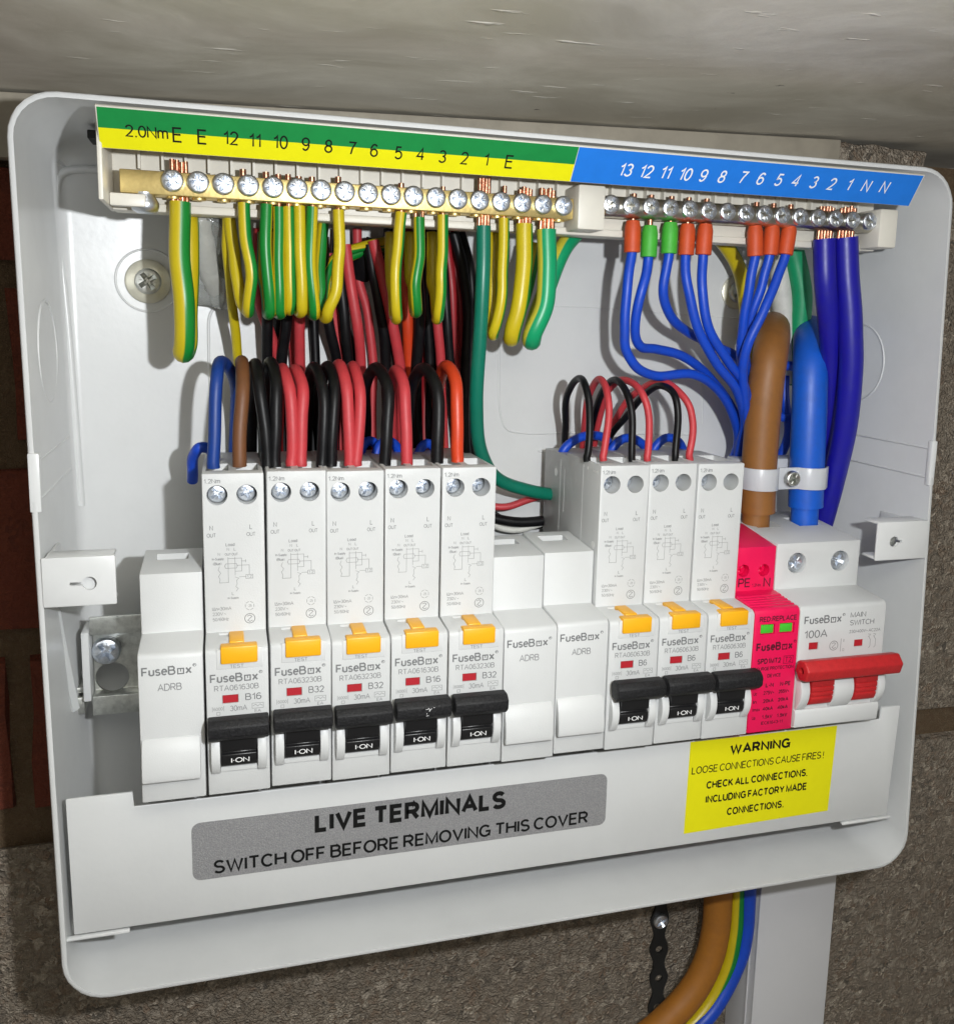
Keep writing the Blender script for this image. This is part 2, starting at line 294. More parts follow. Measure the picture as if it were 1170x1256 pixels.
class MB:
    "collects shapes in millimetres and links them as one mesh object"
    def __init__(s): s.v = []; s.f = []; s.uv = {}
    def add(s, vs_, fs):
        n = len(s.v); s.v += vs_; s.f += [tuple(i+n for i in f) for f in fs]; return s
    def box(s, x0, x1, d0, d1, z0, z1):
        vs_ = [(x, d, z) for x in (x0, x1) for d in (d0, d1) for z in (z0, z1)]
        return s.add(vs_, [(0, 1, 3, 2), (4, 6, 7, 5), (0, 4, 5, 1), (2, 3, 7, 6), (0, 2, 6, 4), (1, 5, 7, 3)])
    def prism(s, prof, x0, x1):
        "profile of (d, z) points pushed along x"
        n = len(prof); vs_ = [(x0, d, z) for d, z in prof]+[(x1, d, z) for d, z in prof]
        fs = [(i, (i+1) % n, n+(i+1) % n, n+i) for i in range(n)]+[tuple(range(n))[::-1], tuple(range(n, 2*n))]
        return s.add(vs_, fs)
    def plate(s, outline, d0, d1):
        "outline of (x, z) points pushed along d"
        n = len(outline); vs_ = [(x, d0, z) for x, z in outline]+[(x, d1, z) for x, z in outline]
        fs = [(i, (i+1) % n, n+(i+1) % n, n+i) for i in range(n)]+[tuple(range(n))[::-1], tuple(range(n, 2*n))]
        return s.add(vs_, fs)
    def cyl(s, c, axis, r, h, n=20, r2=None):
        r2 = r if r2 is None else r2
        a = Vector(axis).normalized(); t = Vector((1, 0, 0)) if abs(a.x) < 0.9 else Vector((0, 0, 1))
        e1 = a.cross(t).normalized(); e2 = a.cross(e1); c = Vector(c); vs_ = []
        for k, (hh, rr) in enumerate(((0, r), (h, r2))):
            for i in range(n):
                an = 2*math.pi*i/n; vs_.append(tuple(c+a*hh+(e1*math.cos(an)+e2*math.sin(an))*rr))
        fs = [(i, (i+1) % n, n+(i+1) % n, n+i) for i in range(n)]+[tuple(range(n))[::-1], tuple(range(n, 2*n))]
        return s.add(vs_, fs)
    def lathe(s, c, axis, prof, n=24):
        "prof: (radius, height along axis)"
        a = Vector(axis).normalized(); t = Vector((1, 0, 0)) if abs(a.x) < 0.9 else Vector((0, 0, 1))
        e1 = a.cross(t).normalized(); e2 = a.cross(e1); c = Vector(c); vs_ = []; fs = []
        for rr, hh in prof:
            for i in range(n):
                an = 2*math.pi*i/n; vs_.append(tuple(c+a*hh+(e1*math.cos(an)+e2*math.sin(an))*rr))
        for k in range(len(prof)-1):
            for i in range(n): fs.append((k*n+i, k*n+(i+1) % n, (k+1)*n+(i+1) % n, (k+1)*n+i))
        return s.add(vs_, fs)
    def tube(s, path, r, n=12, phase=0.0, caps=True, twist=0.0):
        "round bar along a smoothed path; r may be a number or one per path point; gives uv round and along"
        P = [Vector(p) for p in path]; m = len(P)
        R_ = [r]*m if isinstance(r, (int, float)) else list(r)
        T = [(P[min(i+1, m-1)]-P[max(i-1, 0)]).normalized() for i in range(m)]
        ref = Vector((0, 1, 0)); nrm = (ref-T[0]*ref.dot(T[0]))
        if nrm.length < 1e-3: nrm = Vector((1, 0, 0))-T[0]*T[0].x
        nrm.normalize(); base = len(s.v); vs_ = []
        ln = 0
        for i in range(m):
            if i:
                ax = T[i-1].cross(T[i])
                if ax.length > 1e-7:
                    nrm = Matrix.Rotation(T[i-1].angle(T[i]), 3, ax.normalized()) @ nrm
                nrm = (nrm-T[i]*nrm.dot(T[i])).normalized(); ln += (P[i]-P[i-1]).length
            bi = T[i].cross(nrm)
            for k in range(n):
                an = 2*math.pi*k/n; vs_.append(tuple(P[i]+(nrm*math.cos(an)+bi*math.sin(an))*R_[i]))
        fs = []
        for i in range(m-1):
            for k in range(n):
                k2 = (k+1) % n; f = (i*n+k, i*n+k2, (i+1)*n+k2, (i+1)*n+k)
                tw0, tw1 = twist*i/m, twist*(i+1)/m
                s.uv[len(s.f)+len(fs)] = [(k/n+phase+tw0, i), ((k+1)/n+phase+tw0, i), ((k+1)/n+phase+tw1, i+1), (k/n+phase+tw1, i+1)]
                fs.append(f)
        if caps:
            for i0, sgn in ((0, 1), ((m-1)*n, -1)):
                idx = list(range(i0, i0+n)); s.uv[len(s.f)+len(fs)] = [(0.5, 0)]*n
                fs.append(tuple(idx[::-1] if sgn > 0 else idx))
        return s.add(vs_, fs)
    def text(s, body, x, z, w=None, h=2.0, d=0.06, bold=0.0, shear=0.0, plane=None, center=False):
        "flat print: lower left corner x, z; box w by h"
        g, fs, asp = text_geometry(body, bold, shear)
        if w is None: w = h*asp
        if center: x = x-w/2
        pl = plane or (lambda a, c, ly: (a, d+0.004*ly, c))
        s.add([pl(x+p[0]*w, z+p[1]*h, p[2]) for p in g], fs)
        return s
    def line(s, pts, w, d=0.06, closed=False):
        "flat printed line"
        pts = list(pts)+([pts[0]] if closed else [])
        for (xa, za), (xb, zb) in zip(pts, pts[1:]):
            l = math.hypot(xb-xa, zb-za)
            if l < 1e-6: continue
            ex, ez = (xb-xa)/l*w/2, (zb-za)/l*w/2
            s.add([(xa-ex+ez, d, za-ez-ex), (xb+ex+ez, d, zb+ez-ex), (xb+ex-ez, d, zb+ez+ex), (xa-ex-ez, d, za-ez+ex)], [(0, 1, 2, 3)])
        return s
    def mesh(s, name, material, bevel=0.0, seg=2, sharp=38, origin=(0, 0, 0), flat=False):
        me = bpy.data.meshes.new(name)
        o = V(*origin)
        me.from_pydata([V(*v)-o for v in s.v], [], s.f)
        if s.uv:
            lay = me.uv_layers.new(name='UVMap')
            for p in me.polygons:
                q = s.uv.get(p.index)
                if q:
                    for li, c in zip(p.loop_indices, q): lay.data[li].uv = c
        bm = bmesh.new(); bm.from_mesh(me)
        if not flat:
            bmesh.ops.recalc_face_normals(bm, faces=bm.faces)
            if bevel:
                ed = [e for e in bm.edges if len(e.link_faces) == 2 and e.calc_face_angle(0) > math.radians(28)]
                bmesh.ops.bevel(bm, geom=ed, offset=bevel*MM, segments=seg, profile=0.5, affect='EDGES', clamp_overlap=True)
        bm.to_mesh(me); bm.free()
        if not flat:
            for p in me.polygons: p.use_smooth = True
            me.set_sharp_from_angle(angle=math.radians(sharp))
        me.materials.append(MATS[material]); return me
    def build(s, name, material, parent=None, **k):
        origin = k.get('origin', (0, 0, 0))
        o = bpy.data.objects.new(name, s.mesh(name, material, **k)); COL.objects.link(o); o.location = V(*origin)
        if parent: o.parent = parent
        return o
def cut(o, cutter):
    "take the cutter's shapes out of object o for good"
    c = bpy.data.objects.new('cutter', cutter.mesh('cutter', 'hole_dark')); COL.objects.link(c)
    mod = o.modifiers.new('cut', 'BOOLEAN'); mod.object = c; mod.operation = 'DIFFERENCE'; mod.solver = 'EXACT'; mod.use_self = True
    dg = bpy.context.evaluated_depsgraph_get(); me = bpy.data.meshes.new_from_object(o.evaluated_get(dg))
    o.modifiers.clear(); old = o.data; o.data = me; me.name = old.name; bpy.data.meshes.remove(old)
    while len(me.materials) > 1: me.materials.pop()
    for p in me.polygons: p.material_index = 0; p.use_smooth = True
    me.set_sharp_from_angle(angle=math.radians(38))
    bpy.data.objects.remove(c)
def tag(o, label, cat, group=None):
    o['label'] = label; o['category'] = cat
    if group: o['group'] = group
    return o
def thing(name, label, cat, loc=(0, 0, 0), group=None):
    o = bpy.data.objects.new(name, None); COL.objects.link(o); o.location = V(*loc); o.empty_display_size = 0.005
    return tag(o, label, cat, group)
def struct(o): o['kind'] = 'structure'; return o
def copy_tree(o, parent=None):
    c = o.copy(); COL.objects.link(c); c.parent = parent
    for ch in o.children: copy_tree(ch, c)
    return c
def smooth_path(pts, sub=7):
    P = [Vector(p) for p in pts]; out = []
    for i in range(len(P)-1):
        p0 = P[max(i-1, 0)]; p1 = P[i]; p2 = P[i+1]; p3 = P[min(i+2, len(P)-1)]
        # centripetal spacing keeps uneven points from looping
        t1 = max((p1-p0).length, 1e-3)**0.5; t2 = max((p2-p1).length, 1e-3)**0.5; t3 = max((p3-p2).length, 1e-3)**0.5
        m1 = (p2-p1) if i == 0 else (p1-p0)/t1-(p2-p0)/(t1+t2)+(p2-p1)/t2
        m2 = (p2-p1) if i == len(P)-2 else (p2-p1)/t2-(p3-p1)/(t2+t3)+(p3-p2)/t3
        if i: m1 = m1*t2
        if i < len(P)-2: m2 = m2*t2
        for k in range(sub):
            t = k/sub; a = 2*t**3-3*t**2+1; b_ = t**3-2*t**2+t; c = -2*t**3+3*t**2; d_ = t**3-t**2
            out.append(p1*a+m1*b_+p2*c+m2*d_)
    out.append(P[-1]); return [tuple(p) for p in out]

def rounded(x0, x1, z0, z1, r, n=5):
    out = []
    for cx, cz, a0 in ((x1-r, z1-r, 0), (x0+r, z1-r, 90), (x0+r, z0+r, 180), (x1-r, z0+r, 270)):
        for i in range(n+1):
            a = math.radians(a0+90*i/n); out.append((cx+r*math.cos(a), cz+r*math.sin(a)))
    return out
def ring_line(s, c, rad, thick, plane='d', n=40):
    pts = []
    for i in range(n+1):
        a = 2*math.pi*i/n
        pts.append((c[0]+rad*math.cos(a), c[1], c[2]+rad*math.sin(a)) if plane == 'd' else (c[0], c[1]+rad*math.cos(a), c[2]+rad*math.sin(a)))
    return s.tube(pts, thick, 6, caps=False)

# pozidriv screw head looking out along d; local origin at the head's underside
def screw_mesh(rad, h, material='steel', turn=0.3, dome=0.25):
    s = MB(); n = 32; w, L_ = rad*0.19, rad*0.72
    def plus(a):
        c, q = abs(math.cos(a)), abs(math.sin(a)); e = 1e-6
        return max(min(L_/max(c, e), w/max(q, e)), min(w/max(c, e), L_/max(q, e)))
    base = [math.atan2(w, L_), math.pi/4, math.pi/2-math.atan2(w, L_), 0.0, math.atan2(w, L_)/2+0.0]
    ang = sorted({round(k*math.pi/2+t, 6) for k in range(4) for t in (0.0, math.atan2(w, L_), math.atan2(w, w*2), math.pi/4, math.pi/2-math.atan2(w, w*2), math.pi/2-math.atan2(w, L_))})
    n = len(ang); rings = []
    for rr, hh in ((rad, 0), (rad, h*0.55), (rad*0.9, h*0.9)):
        rings.append([(rr*math.cos(a+turn), hh, rr*math.sin(a+turn)) for a in ang])
    rings.append([(rad*0.80*math.cos(a+turn), h, rad*0.80*math.sin(a+turn)) for a in ang])
    rings.append([(plus(a)*math.cos(a+turn), h+dome*0.2, plus(a)*math.sin(a+turn)) for a in ang])
    rings.append([(plus(a)*0.42*math.cos(a+turn), h*0.05, plus(a)*0.42*math.sin(a+turn)) for a in ang])
    for rg in rings: s.v += rg
    for k in range(len(rings)-1):
        for i in range(n): s.f.append((k*n+i, k*n+(i+1) % n, (k+1)*n+(i+1) % n, (k+1)*n+i))
    s.f.append(tuple(range((len(rings)-1)*n, len(rings)*n))); s.f.append(tuple(range(n))[::-1])
    # fine star marks between the arms
    for k in range(4):
        a = turn+math.pi/4+k*math.pi/2
        p = [(rad*0.66*math.cos(a), rad*0.66*math.sin(a)), (rad*0.30*math.cos(a), rad*0.30*math.sin(a))]
        s.tube([(p[0][0], h+0.02, p[0][1]), (p[1][0], h+0.02, p[1][1])], 0.12, 5)
    return s.mesh('screw', material, sharp=30)
SCREWS = {}
def screw(parent, x, d, z, rad, h=1.6, name='screw', material='steel', turn=None):
    turn = random.choice([0.1, 0.35, 0.6, 0.9, 1.2]) if turn is None else turn
    k = (rad, h, material, turn)
    if k not in SCREWS: SCREWS[k] = screw_mesh(rad, h, material, turn)
    o = bpy.data.objects.new(name, SCREWS[k]); COL.objects.link(o); o.location = V(x, d, z); o.parent = parent
    return o

# ================================================================ SETTING
WD = -92.0                                               # face of the mortar
wall = struct(MB().box(-420, 640, WD-60, WD-2, -420, 215).build('wall', 'mortar'))
def piece(name, material, x0, x1, z0, z1, seed, proud=2.5):
    rd = random.Random(seed); s = MB(); nx, nz = 6, 3; grid = []
    j = lambda a: rd.uniform(-a, a)
    for k in range(2):
        for iz in range(nz+1):
            for ix in range(nx+1):
                edge = ix in (0, nx) or iz in (0, nz)
                x = x0+(x1-x0)*ix/nx+(j(1.0) if edge else 0); z = z0+(z1-z0)*iz/nz+(j(1.0) if edge else 0)
                grid.append((x, WD-2.5 if k == 0 else WD+proud-(0.9 if edge else 0)+j(0.25), z))
    W = nx+1; N = W*(nz+1); fs = []
    for iz in range(nz):
        for ix in range(nx):
            a = N+iz*W+ix; fs.append((a, a+1, a+W+1, a+W))
    for ix in range(nx):
        fs += [(ix, ix+1, N+ix+1, N+ix), (nz*W+ix, N+nz*W+ix, N+nz*W+ix+1, nz*W+ix+1)]
    for iz in range(nz):
        fs += [(iz*W, N+iz*W, N+(iz+1)*W, (iz+1)*W), (iz*W+nx, (iz+1)*W+nx, N+(iz+1)*W+nx, N+iz*W+nx)]
    s.add(grid, fs)
    return s.build(name, material, wall, sharp=50)
zt = 190
sd = 1
for c, (z0, z1) in enumerate(((158, 188), (95, 147), (26, 84), (-44, 14))):      # red brick courses on the left
    for x0 in ((-268, -46) if c % 2 else (-150, 72)):
        sd += 1; piece('brick', 'brick_red', x0-220+(2 if c % 2 else 0), x0-8, z0, z1, sd)
    piece('brick', 'brick_red', -46 if c % 2 else 72-218, 150 if c % 2 else 64, z0, z1, sd+40)
for row, (z0, z1, xs) in enumerate(((-400, -60, (-515, -75, 440, 600)), (-44, 200, (150, 600)))):   # concrete blocks
    for xa, xb in zip(xs, xs[1:]):
        sd += 1; piece('concrete_block', 'block_concrete', xa+4, xb-4, z0, z1, sd, 3.0)
# painted concrete soffit, a little out of level
so = MB(); n = 24
rd = random.Random(3); verts = []
for k in range(2):
    for iy in range(n+1):
        for ix in range(n+1):
            x = -420+1060*ix/n; d = -140+900*iy/n
            verts.append((x, d, 216.6+0.030*(x-120)+rd.uniform(-0.3, 0.3)+(40 if k else 0)))
W = n+1; N = W*W; fs = []
for iy in range(n):
    for ix in range(n):
        a = iy*W+ix; fs += [(a, a+1, a+W+1, a+W), (N+a, N+a+W, N+a+W+1, N+a+1)]
for i in range(n):
    fs += [(i, N+i, N+i+1, i+1), (n*W+i, n*W+i+1, N+n*W+i+1, N+n*W+i), (i*W, (i+1)*W, N+(i+1)*W, N+i*W), (i*W+n, N+i*W+n, N+(i+1)*W+n, (i+1)*W+n)]
struct(so.add(verts, fs).build('soffit', 'soffit_paint', sharp=60))
tag(MB().plate([(-170, 190), (276, 190), (276, 220.4), (-170, 207.0)], -89.2, -82).build('timber_batten', 'batten', bevel=0.6),
    'beige painted timber batten behind the top edge of the fuse box, under the soffit', 'batten')
rub = MB()  # added plate standing in for the dark wall recess past the batten
rd = random.Random(5); ol = []
for (xa, za), (xb, zb) in (((277, 193), (320, 194)), ((320, 194), (322, 220)), ((322, 220), (277.5, 220)), ((277.5, 220), (277, 193))):
    for k in range(5): ol.append((xa+(xb-xa)*k/5+rd.uniform(-.8, .8), za+(zb-za)*k/5+rd.uniform(-.8, .8)))
tag(rub.plate(ol, -90, -84).build('gap_plate', 'block_concrete', bevel=1.5), 'rough concrete plate added in place of the dark wall gap at the end of the beige batten', 'mortar')

# ================================================================ ENCLOSURE
BACK = -79.0
def rim_d(z): return -8-10*(z+67)/265.0
def left_x(z): return -25.4-4.6*(z+67)/265.0
box = thing('fuse_box_tray', 'open white enamelled steel fuse box tray with rounded corners fixed to the wall', 'fuse box', (126, -81, -67))
BX = Vector(box.location)
def under(o, par):
    "parent o keeping it where it stands"
    o.parent = par; o.location = o.location-(Vector(par.location)); return o
def outline(inset):
    pts = rounded(0+inset, 1000-inset, 0+inset, 266.3-inset, 13-inset, 7)
    out = []
    for q, z in pts:
        z = z-67; x0 = left_x(z); t = q/1000.0
        # keep the corner radius true in x
        if q < 60: x = x0+q
        elif q > 940: x = 279.4-(1000-q)
        else: x = x0+(279.4-x0)*t
        out.append((x, z))
    return out
oo, oi = outline(0), outline(1.6)
s = MB(); n = len(oo)
rings = [[(x, -80.6, z) for x, z in oo], [(x, rim_d(z)-0.5, z) for x, z in oo], [(x+(0.5 if x < 0 else -0.5 if x > 260 else 0), rim_d(z), z+(0.5 if z < -60 else -0.5 if z > 190 else 0)) for x, z in oo],
         [(x, rim_d(z), z) for x, z in oi], [(x, rim_d(z)-0.9, z) for x, z in oi], [(x, BACK+4, z) for x, z in oi],
         [(x+(1.2 if x < 0 else -1.2 if x > 250 else 0), BACK+1.2, z+(1.2 if z < -60 else -1.2 if z > 190 else 0)) for x, z in oi],
         [(x+(4 if x < 0 else -4 if x > 250 else 0), BACK, z+(4 if z < -60 else -4 if z > 190 else 0)) for x, z in oi]]
for rg in rings: s.v += rg
for k in range(len(rings)-1):
    for i in range(n): s.f.append((k*n+i, k*n+(i+1) % n, (k+1)*n+(i+1) % n, (k+1)*n+i))
s.f.append(tuple(range((len(rings)-1)*n, len(rings)*n))); s.f.append(tuple(range(n))[::-1])
under(s.build('shell', 'enamel', sharp=50), box)
# pressed lines and knock-outs
def ridge(pts, name='pressed_line', r_=0.42):
    return under(MB().tube(pts, r_, 6).build(name, 'enamel', sharp=70), box)
def knock(px, py, rad, name='knockout_ring'):
    x, d, z = at(px, py, BACK); return under(ring_line(MB(), (x, BACK, z), rad, 0.45).build(name, 'enamel', sharp=70), box)
knock(182, 344, 10.6)
def bp(px, py): return at(px, py, BACK)
ridge(smooth_path([bp(612, 405), bp(612, 470), bp(613, 505), bp(621, 526), bp(640, 531), bp(700, 531), bp(850, 533)], 5))
ridge([bp(600, 373), bp(745, 378), bp(905, 390)], r_=0.25)
ridge([bp(860, 440), bp(862, 520)], r_=0.3)
ridge([bp(660, 553), bp(900, 572)], r_=0.5)
ridge(smooth_path([bp(262, 560), bp(256, 420), bp(258, 385), bp(268, 375), bp(310, 372)], 5), r_=0.6)
ridge(smooth_path([bp(100, 620), bp(85, 420), bp(70, 240), bp(75, 215), bp(90, 208), bp(180, 212)], 5), r_=1.5)
for z in (98.0, 87.0):
    xl = left_x(z)+1.5
    ridge([(xl, BACK+4, z), (xl, rim_d(z)-2, z)], r_=0.4); ridge([(277.9, BACK+4, z), (277.9, rim_d(z)-2, z)], r_=0.5)
for x, zc in ((left_x(128)+1.5, 128.0), (277.9, 128.0)):
    under(ring_line(MB(), (x, -47 if x < 0 else -61, zc), 15.5, 0.5, 'x').build('knockout_ring', 'enamel', sharp=70), box)
# rim folds that step out half way down each side
for x0, x1 in ((left_x(97)-0.2, left_x(97)+2.9), (277.2, 279.6)):
    under(MB().box(x0, x1, rim_d(95)-2.2, rim_d(95)+0.3, 84, 101).build('rim_fold', 'enamel', bevel=0.5), box)
def bracket(sx, xw, x_end, name='lid_bracket'):
    z0, z1, f = 56.5, 71.2, -12.0
    a, c = sorted((xw, x_end)); s = MB()
    s.box(a, c, f-1.2, f, z0, z1)
    o = under(s.build(name, 'enamel', bevel=0.5), box)
    # local children: folded top and bottom edges, side strap, keyed hole
    fold = MB().box(a+0.8, c-0.6, f-9, f-1.3, z1-1.2, z1-0.1).box(a+0.8, c-0.6, f-9, f-1.3, z0+0.1, z0+1.2).box(a if sx < 0 else c-1.2, a+1.2 if sx < 0 else c, f-26, f-1.3, z0+1.5, z1-1.5)
    fo = fold.build('fold', 'enamel', o, bevel=0.4); fo.location = Vector((0, 0, 0))
    return o, f
bl, f = bracket(-1, left_x(64)+1.6, -6.4)
br, f = bracket(1, 277.6, 255.0)
for o, cx, cz, kx in ((bl, -13.6, 63.2, -5.2), (br, 262.6, 63.6, 3.6)):
    c = MB().cyl((cx, f-3, cz), (0, 1, 0), 2.0, 6, 24).box(min(cx, cx+kx), max(cx, cx+kx), f-3, f+3, cz-0.5, cz+0.5)
    o.location = Vector((0, 0, 0)); o.parent = None
    cut(o, c); o.parent = box; o.location = -BX
    bk = MB().cyl((cx, f-5.5, cz), (0, 1, 0), 2.6, 3.0, 20)
    b_ = bk.build('captive_nut', 'zinc' if o is br else 'enamel', o)
# wedge slot near the top left corner, moulded lugs on the brackets' lower edge
under(MB().box(-14, -4, -64, -52, 193.2, 195.8).build('hanging_slot', 'hole_dark', bevel=0.3), box)
# back panel fixing: washer and screw
for (px, py, rr, lab) in ((182, 345, 7.5, 'penny washer and cross-head screw fixing the tray behind the earth bar'),
                          (903, 358, 7.0, 'washer and screw on the back panel half hidden behind the blue neutral wires')):
    x, d, z = at(px, py, BACK)
    t = thing('fixing_screw', lab, 'screw', (x, BACK, z))
    MB().lathe((0, 0, 0), (0, 1, 0), [(2.5, 0.1), (rr, 0.1), (rr, 1.0), (rr-0.5, 1.3), (2.5, 1.3)], 32).build('washer', 'washer_plate', t)
    screw(t, 0, 1.3, 0, 4.4, 1.9, 'screw_head', 'zinc', 0.6)

# ================================================================ DIN RAIL
rail = thing('mounting_rail', 'bare zinc top-hat mounting rail showing beside the first blank module', 'rail', (-20, -60, 22))
prof = [(-61, 11), (-61, 35), (-55, 35), (-55, 40), (-53.8, 40), (-53.8, 33.8), (-59.8, 33.8), (-59.8, 12.2), (-53.8, 12.2), (-53.8, 5.5), (-55, 5.5), (-55, 11)]
ro = MB().prism(prof, -20, 270).build('rail_profile', 'zinc', bevel=0.3)
cut(ro, MB().cyl((at(138, 830, -60)[0], -64, at(138, 830, -60)[2]), (0, 1, 0), 5.4, 8, 28))
under(ro, rail)
sc = screw(rail, 9.0, -0.0, 8.3, 4.7, 2.6, 'rail_screw', 'steel', 0.6)
sc.location = V(*at(131, 797, -59.6))-Vector(rail.location)
under(MB().box(-22.6, -20.2, -66, -53, 11, 35).build('end_stand', 'enamel', bevel=0.3), rail)
under(MB().box(-27, -22.9, -70, -57, 5, 11).box(-27, -22.9, -70, -58.5, 12, 14).build('end_foot', 'zinc', bevel=0.4), rail)
tag(MB().tube(smooth_path([at(66, 745, -34), at(76, 800, -40), at(91, 870, -46)], 5), [1.7]*11, 4).build('clear_plastic_strip', 'clear_strip', sharp=20),
    'clear plastic strip hanging below the left lid bracket', 'strip')

# ================================================================ MODULES
def logo(s, x, z, w, h, d=0.06, bold=0.012, reg=True):
    "FuseBox lettering whose o is a square with a cut corner"
    s.text('FuseB', x, z, w*0.645, h, d, bold)
    ox, os_ = x+w*0.675, h*0.70
    t = h*0.13; ow = w*0.135
    s.line([(ox+t/2, z+t/2), (ox+ow-t/2, z+t/2), (ox+ow-t/2, z+os_-t/2), (ox+t/2, z+os_-t/2)], t, d, True)
    s.line([(ox+ow*0.5, z+os_*0.5), (ox+ow*0.5, z+os_-t)], t*0.8, d)
    s.text('x', x+w*0.83, z, w*0.125, h, d, bold)
    if reg: s.text('\u00ae', x+w*0.97, z+h*0.75, w*0.075, h*0.36, d, 0.0)
    return s
def arc_guard(x0, x1, z0, z1, bulge, s):
    pr = [(-1, z0)]
    for i in range(11):
        a = i/10; pr.append((bulge*math.sin(math.pi*(0.10+0.80*a))**0.8-0.8, z0+(z1-z0)*a))
    pr.append((-1, z1)); return s.prism(pr, x0, x1)
NOSE = [(0, 0.2), (0, 43.4), (-0.5, 44.6), (-1.6, 45.2)]
def rcbo_parts():
    "parts of the residual current breaker in its own frame, left front corner at the origin"
    P = {}
    prof = NOSE+[(-13.3, 45.8), (-13.3, 94.5), (-46, 94.3), (-46, 93.3), (-70, 92.8), (-70, 46), (-62, 41), (-53, 41), (-53, 4), (-62, 4), (-62, -18), (-18, -18), (-18, 0.2)]
    P['case'] = o = MB().prism(prof, 0.16, 17.84).build('case', 'case_plastic', bevel=0.35, seg=2)
    c = MB()
    for hx in (4.4, 12.9): c.cyl((hx, -24, 88.0), (0, 1, 0), 3.0, 14, 28)
    c.box(3.8, 14.2, -6, 6, 9.2, 20.5)
    c.box(4.6, 9.2, -0.7, 3, 28.4, 31.0)
    for hx in (1.2, 10.0): c.box(hx, hx+6.6, -33, -19, 92.3, 98)
    c.box(4.0, 8, -12.4, -9.0, 45.1, 48)
    c.box(-1, 20, -13.22, -12, 81.4, 81.6)
    cut(o, c)
    # the other parts
    b = MB().box(4.4, 14.8, -3, 1.0, 40.7, 45.9).box(6.9, 11.2, -12.6, -2.9, 44.6, 46.2)
    P['test_button'] = b.build('test_button', 'yellow_plastic', bevel=0.45)
    P['button_frame'] = MB().box(3.3, 16.2, -0.5, 0.22, 39.0, 45.0).build('button_frame', 'guard_plastic', bevel=0.12)
    P['status_flag'] = MB().box(4.75, 9.05, -0.65, -0.15, 28.55, 30.85).build('status_flag', 'red_flag')
    tg = [(-5, 9.5), (1.4, 9.5), (2.6, 10.2), (3.3, 11.6), (3.4, 13.9), (2.5, 14.3), (2.5, 14.8), (3.5, 15.2), (3.8, 18.6), (3.0, 20.4), (-5, 20.4)]
    P['toggle'] = MB().prism(tg, 4.0, 14.0).build('toggle', 'black_gloss', bevel=0.2)
    hp = [(2.6, 20.2), (6.8, 19.9), (8.6, 21.6), (8.8, 24.6), (7.0, 26.2), (3.4, 26.2), (2.0, 24.4)]
    P['handle_bar'] = MB().prism(hp, 0.5, 17.5).build('handle_bar', 'black_plastic', bevel=0.5)
    g = MB(); arc_guard(1.15, 3.7, 7.2, 20.0, 4.2, g); P['guard'] = g.build('guard', 'guard_plastic', bevel=0.25)
    g = MB(); arc_guard(14.3, 16.85, 7.2, 20.0, 4.2, g); P['guard2'] = g.build('guard', 'guard_plastic', bevel=0.25)
    P['ledge'] = MB().prism([(-0.5, 7.0), (0.5, 7.4), (0.7, 9.0), (-0.5, 9.15)], 3.8, 14.2).build('ledge', 'guard_plastic', bevel=0.1)
    P['ONprint'] = MB().text('I\u00b7ON', 6.7, 11.4, 5.2, 1.5, 3.5).build('lettering', 'print_white', flat=True)
    # side marks
    m = MB()
    for dd, zz, rr in ((-17.6, 66.5, 1.4), (-57, 85.5, 1.5), (-29, 92.3, .6), (-25, 92, .6)): m.cyl((0.12, dd, zz), (1, 0, 0), rr, 0.1, 16)
    m.box(0.10, 0.14, -29.2, -29.0, 46, 92); m.box(0.10, 0.14, -47.6, -47.4, 72, 88); m.box(0.10, 0.14, -20.5, -16, 91.4, 92.2)
    m.box(0.10, 0.14, -52, -51.8, 46, 91)
    P['side_marks'] = m.build('side_marks', 'print_white')
    # upper printing
    D = -13.24; t = MB()
    t.text('1.2Nm', 0.7, 91.6, 4.7, 1.35, D)
    t.text('N', 2.0, 77.4, 1.0, 1.5, D).text('OUT', 1.2, 75.3, 2.6, 1.2, D).text('L', 13.5, 77.4, 0.8, 1.5, D).text('OUT', 12.6, 75.3, 2.6, 1.2, D)
    P['terminal_print'] = t.build('terminal_lettering', 'print_grey', flat=True)
    t = MB()
    t.text('Load', 6.5, 72.4, 2.6, 1.0, D, 0.01).text('N', 6.8, 71.0, 0.7, 0.9, D).text('L', 8.8, 71.0, 0.6, 0.9, D)
    t.text('OUT OUT', 6.2, 69.5, 3.8, 0.8, D, 0.01).text('N', 4.2, 69.6, 0.7, 0.9, D).text('In-Supply', 2.5, 68.2, 3.4, 0.8, D, 0.012).text('(Blue)', 2.8, 66.7, 2.4, 0.9, D, 0.012)
    lw = 0.12
    t.line([(4.6, 66.2), (4.2, 65.2), (4.9, 64.2), (4.3, 63.2), (4.7, 62.2), (4.5, 61.2), (7.1, 61.2), (7.1, 69.0)], lw, D)
    t.line([(7.1, 68.6), (11.0, 68.6), (11.0, 64.6), (9.1, 64.6)], lw, D); t.line([(9.1, 69.0), (9.1, 63.4)], lw, D)
    t.line([(6.4, 67.0), (9.5, 67.0), (9.8, 66.3), (9.5, 65.6), (6.4, 65.6), (6.1, 66.3)], lw, D, True)
    t.line([(9.6, 66.4), (13.2, 66.4), (13.2, 63.4)], lw, D); t.line([(11.0, 67.7), (12.2, 67.7)], lw, D); t.line([(12.2, 67.3), (12.2, 68.1)], lw, D)
    t.line([(12.2, 63.4), (14.2, 63.4), (14.2, 62.2), (12.2, 62.2)], lw, D, True); t.text('1 2', 12.5, 62.4, 1.4, 0.8, D); t.line([(10.3, 62.8), (12.2, 62.8)], lw, D)
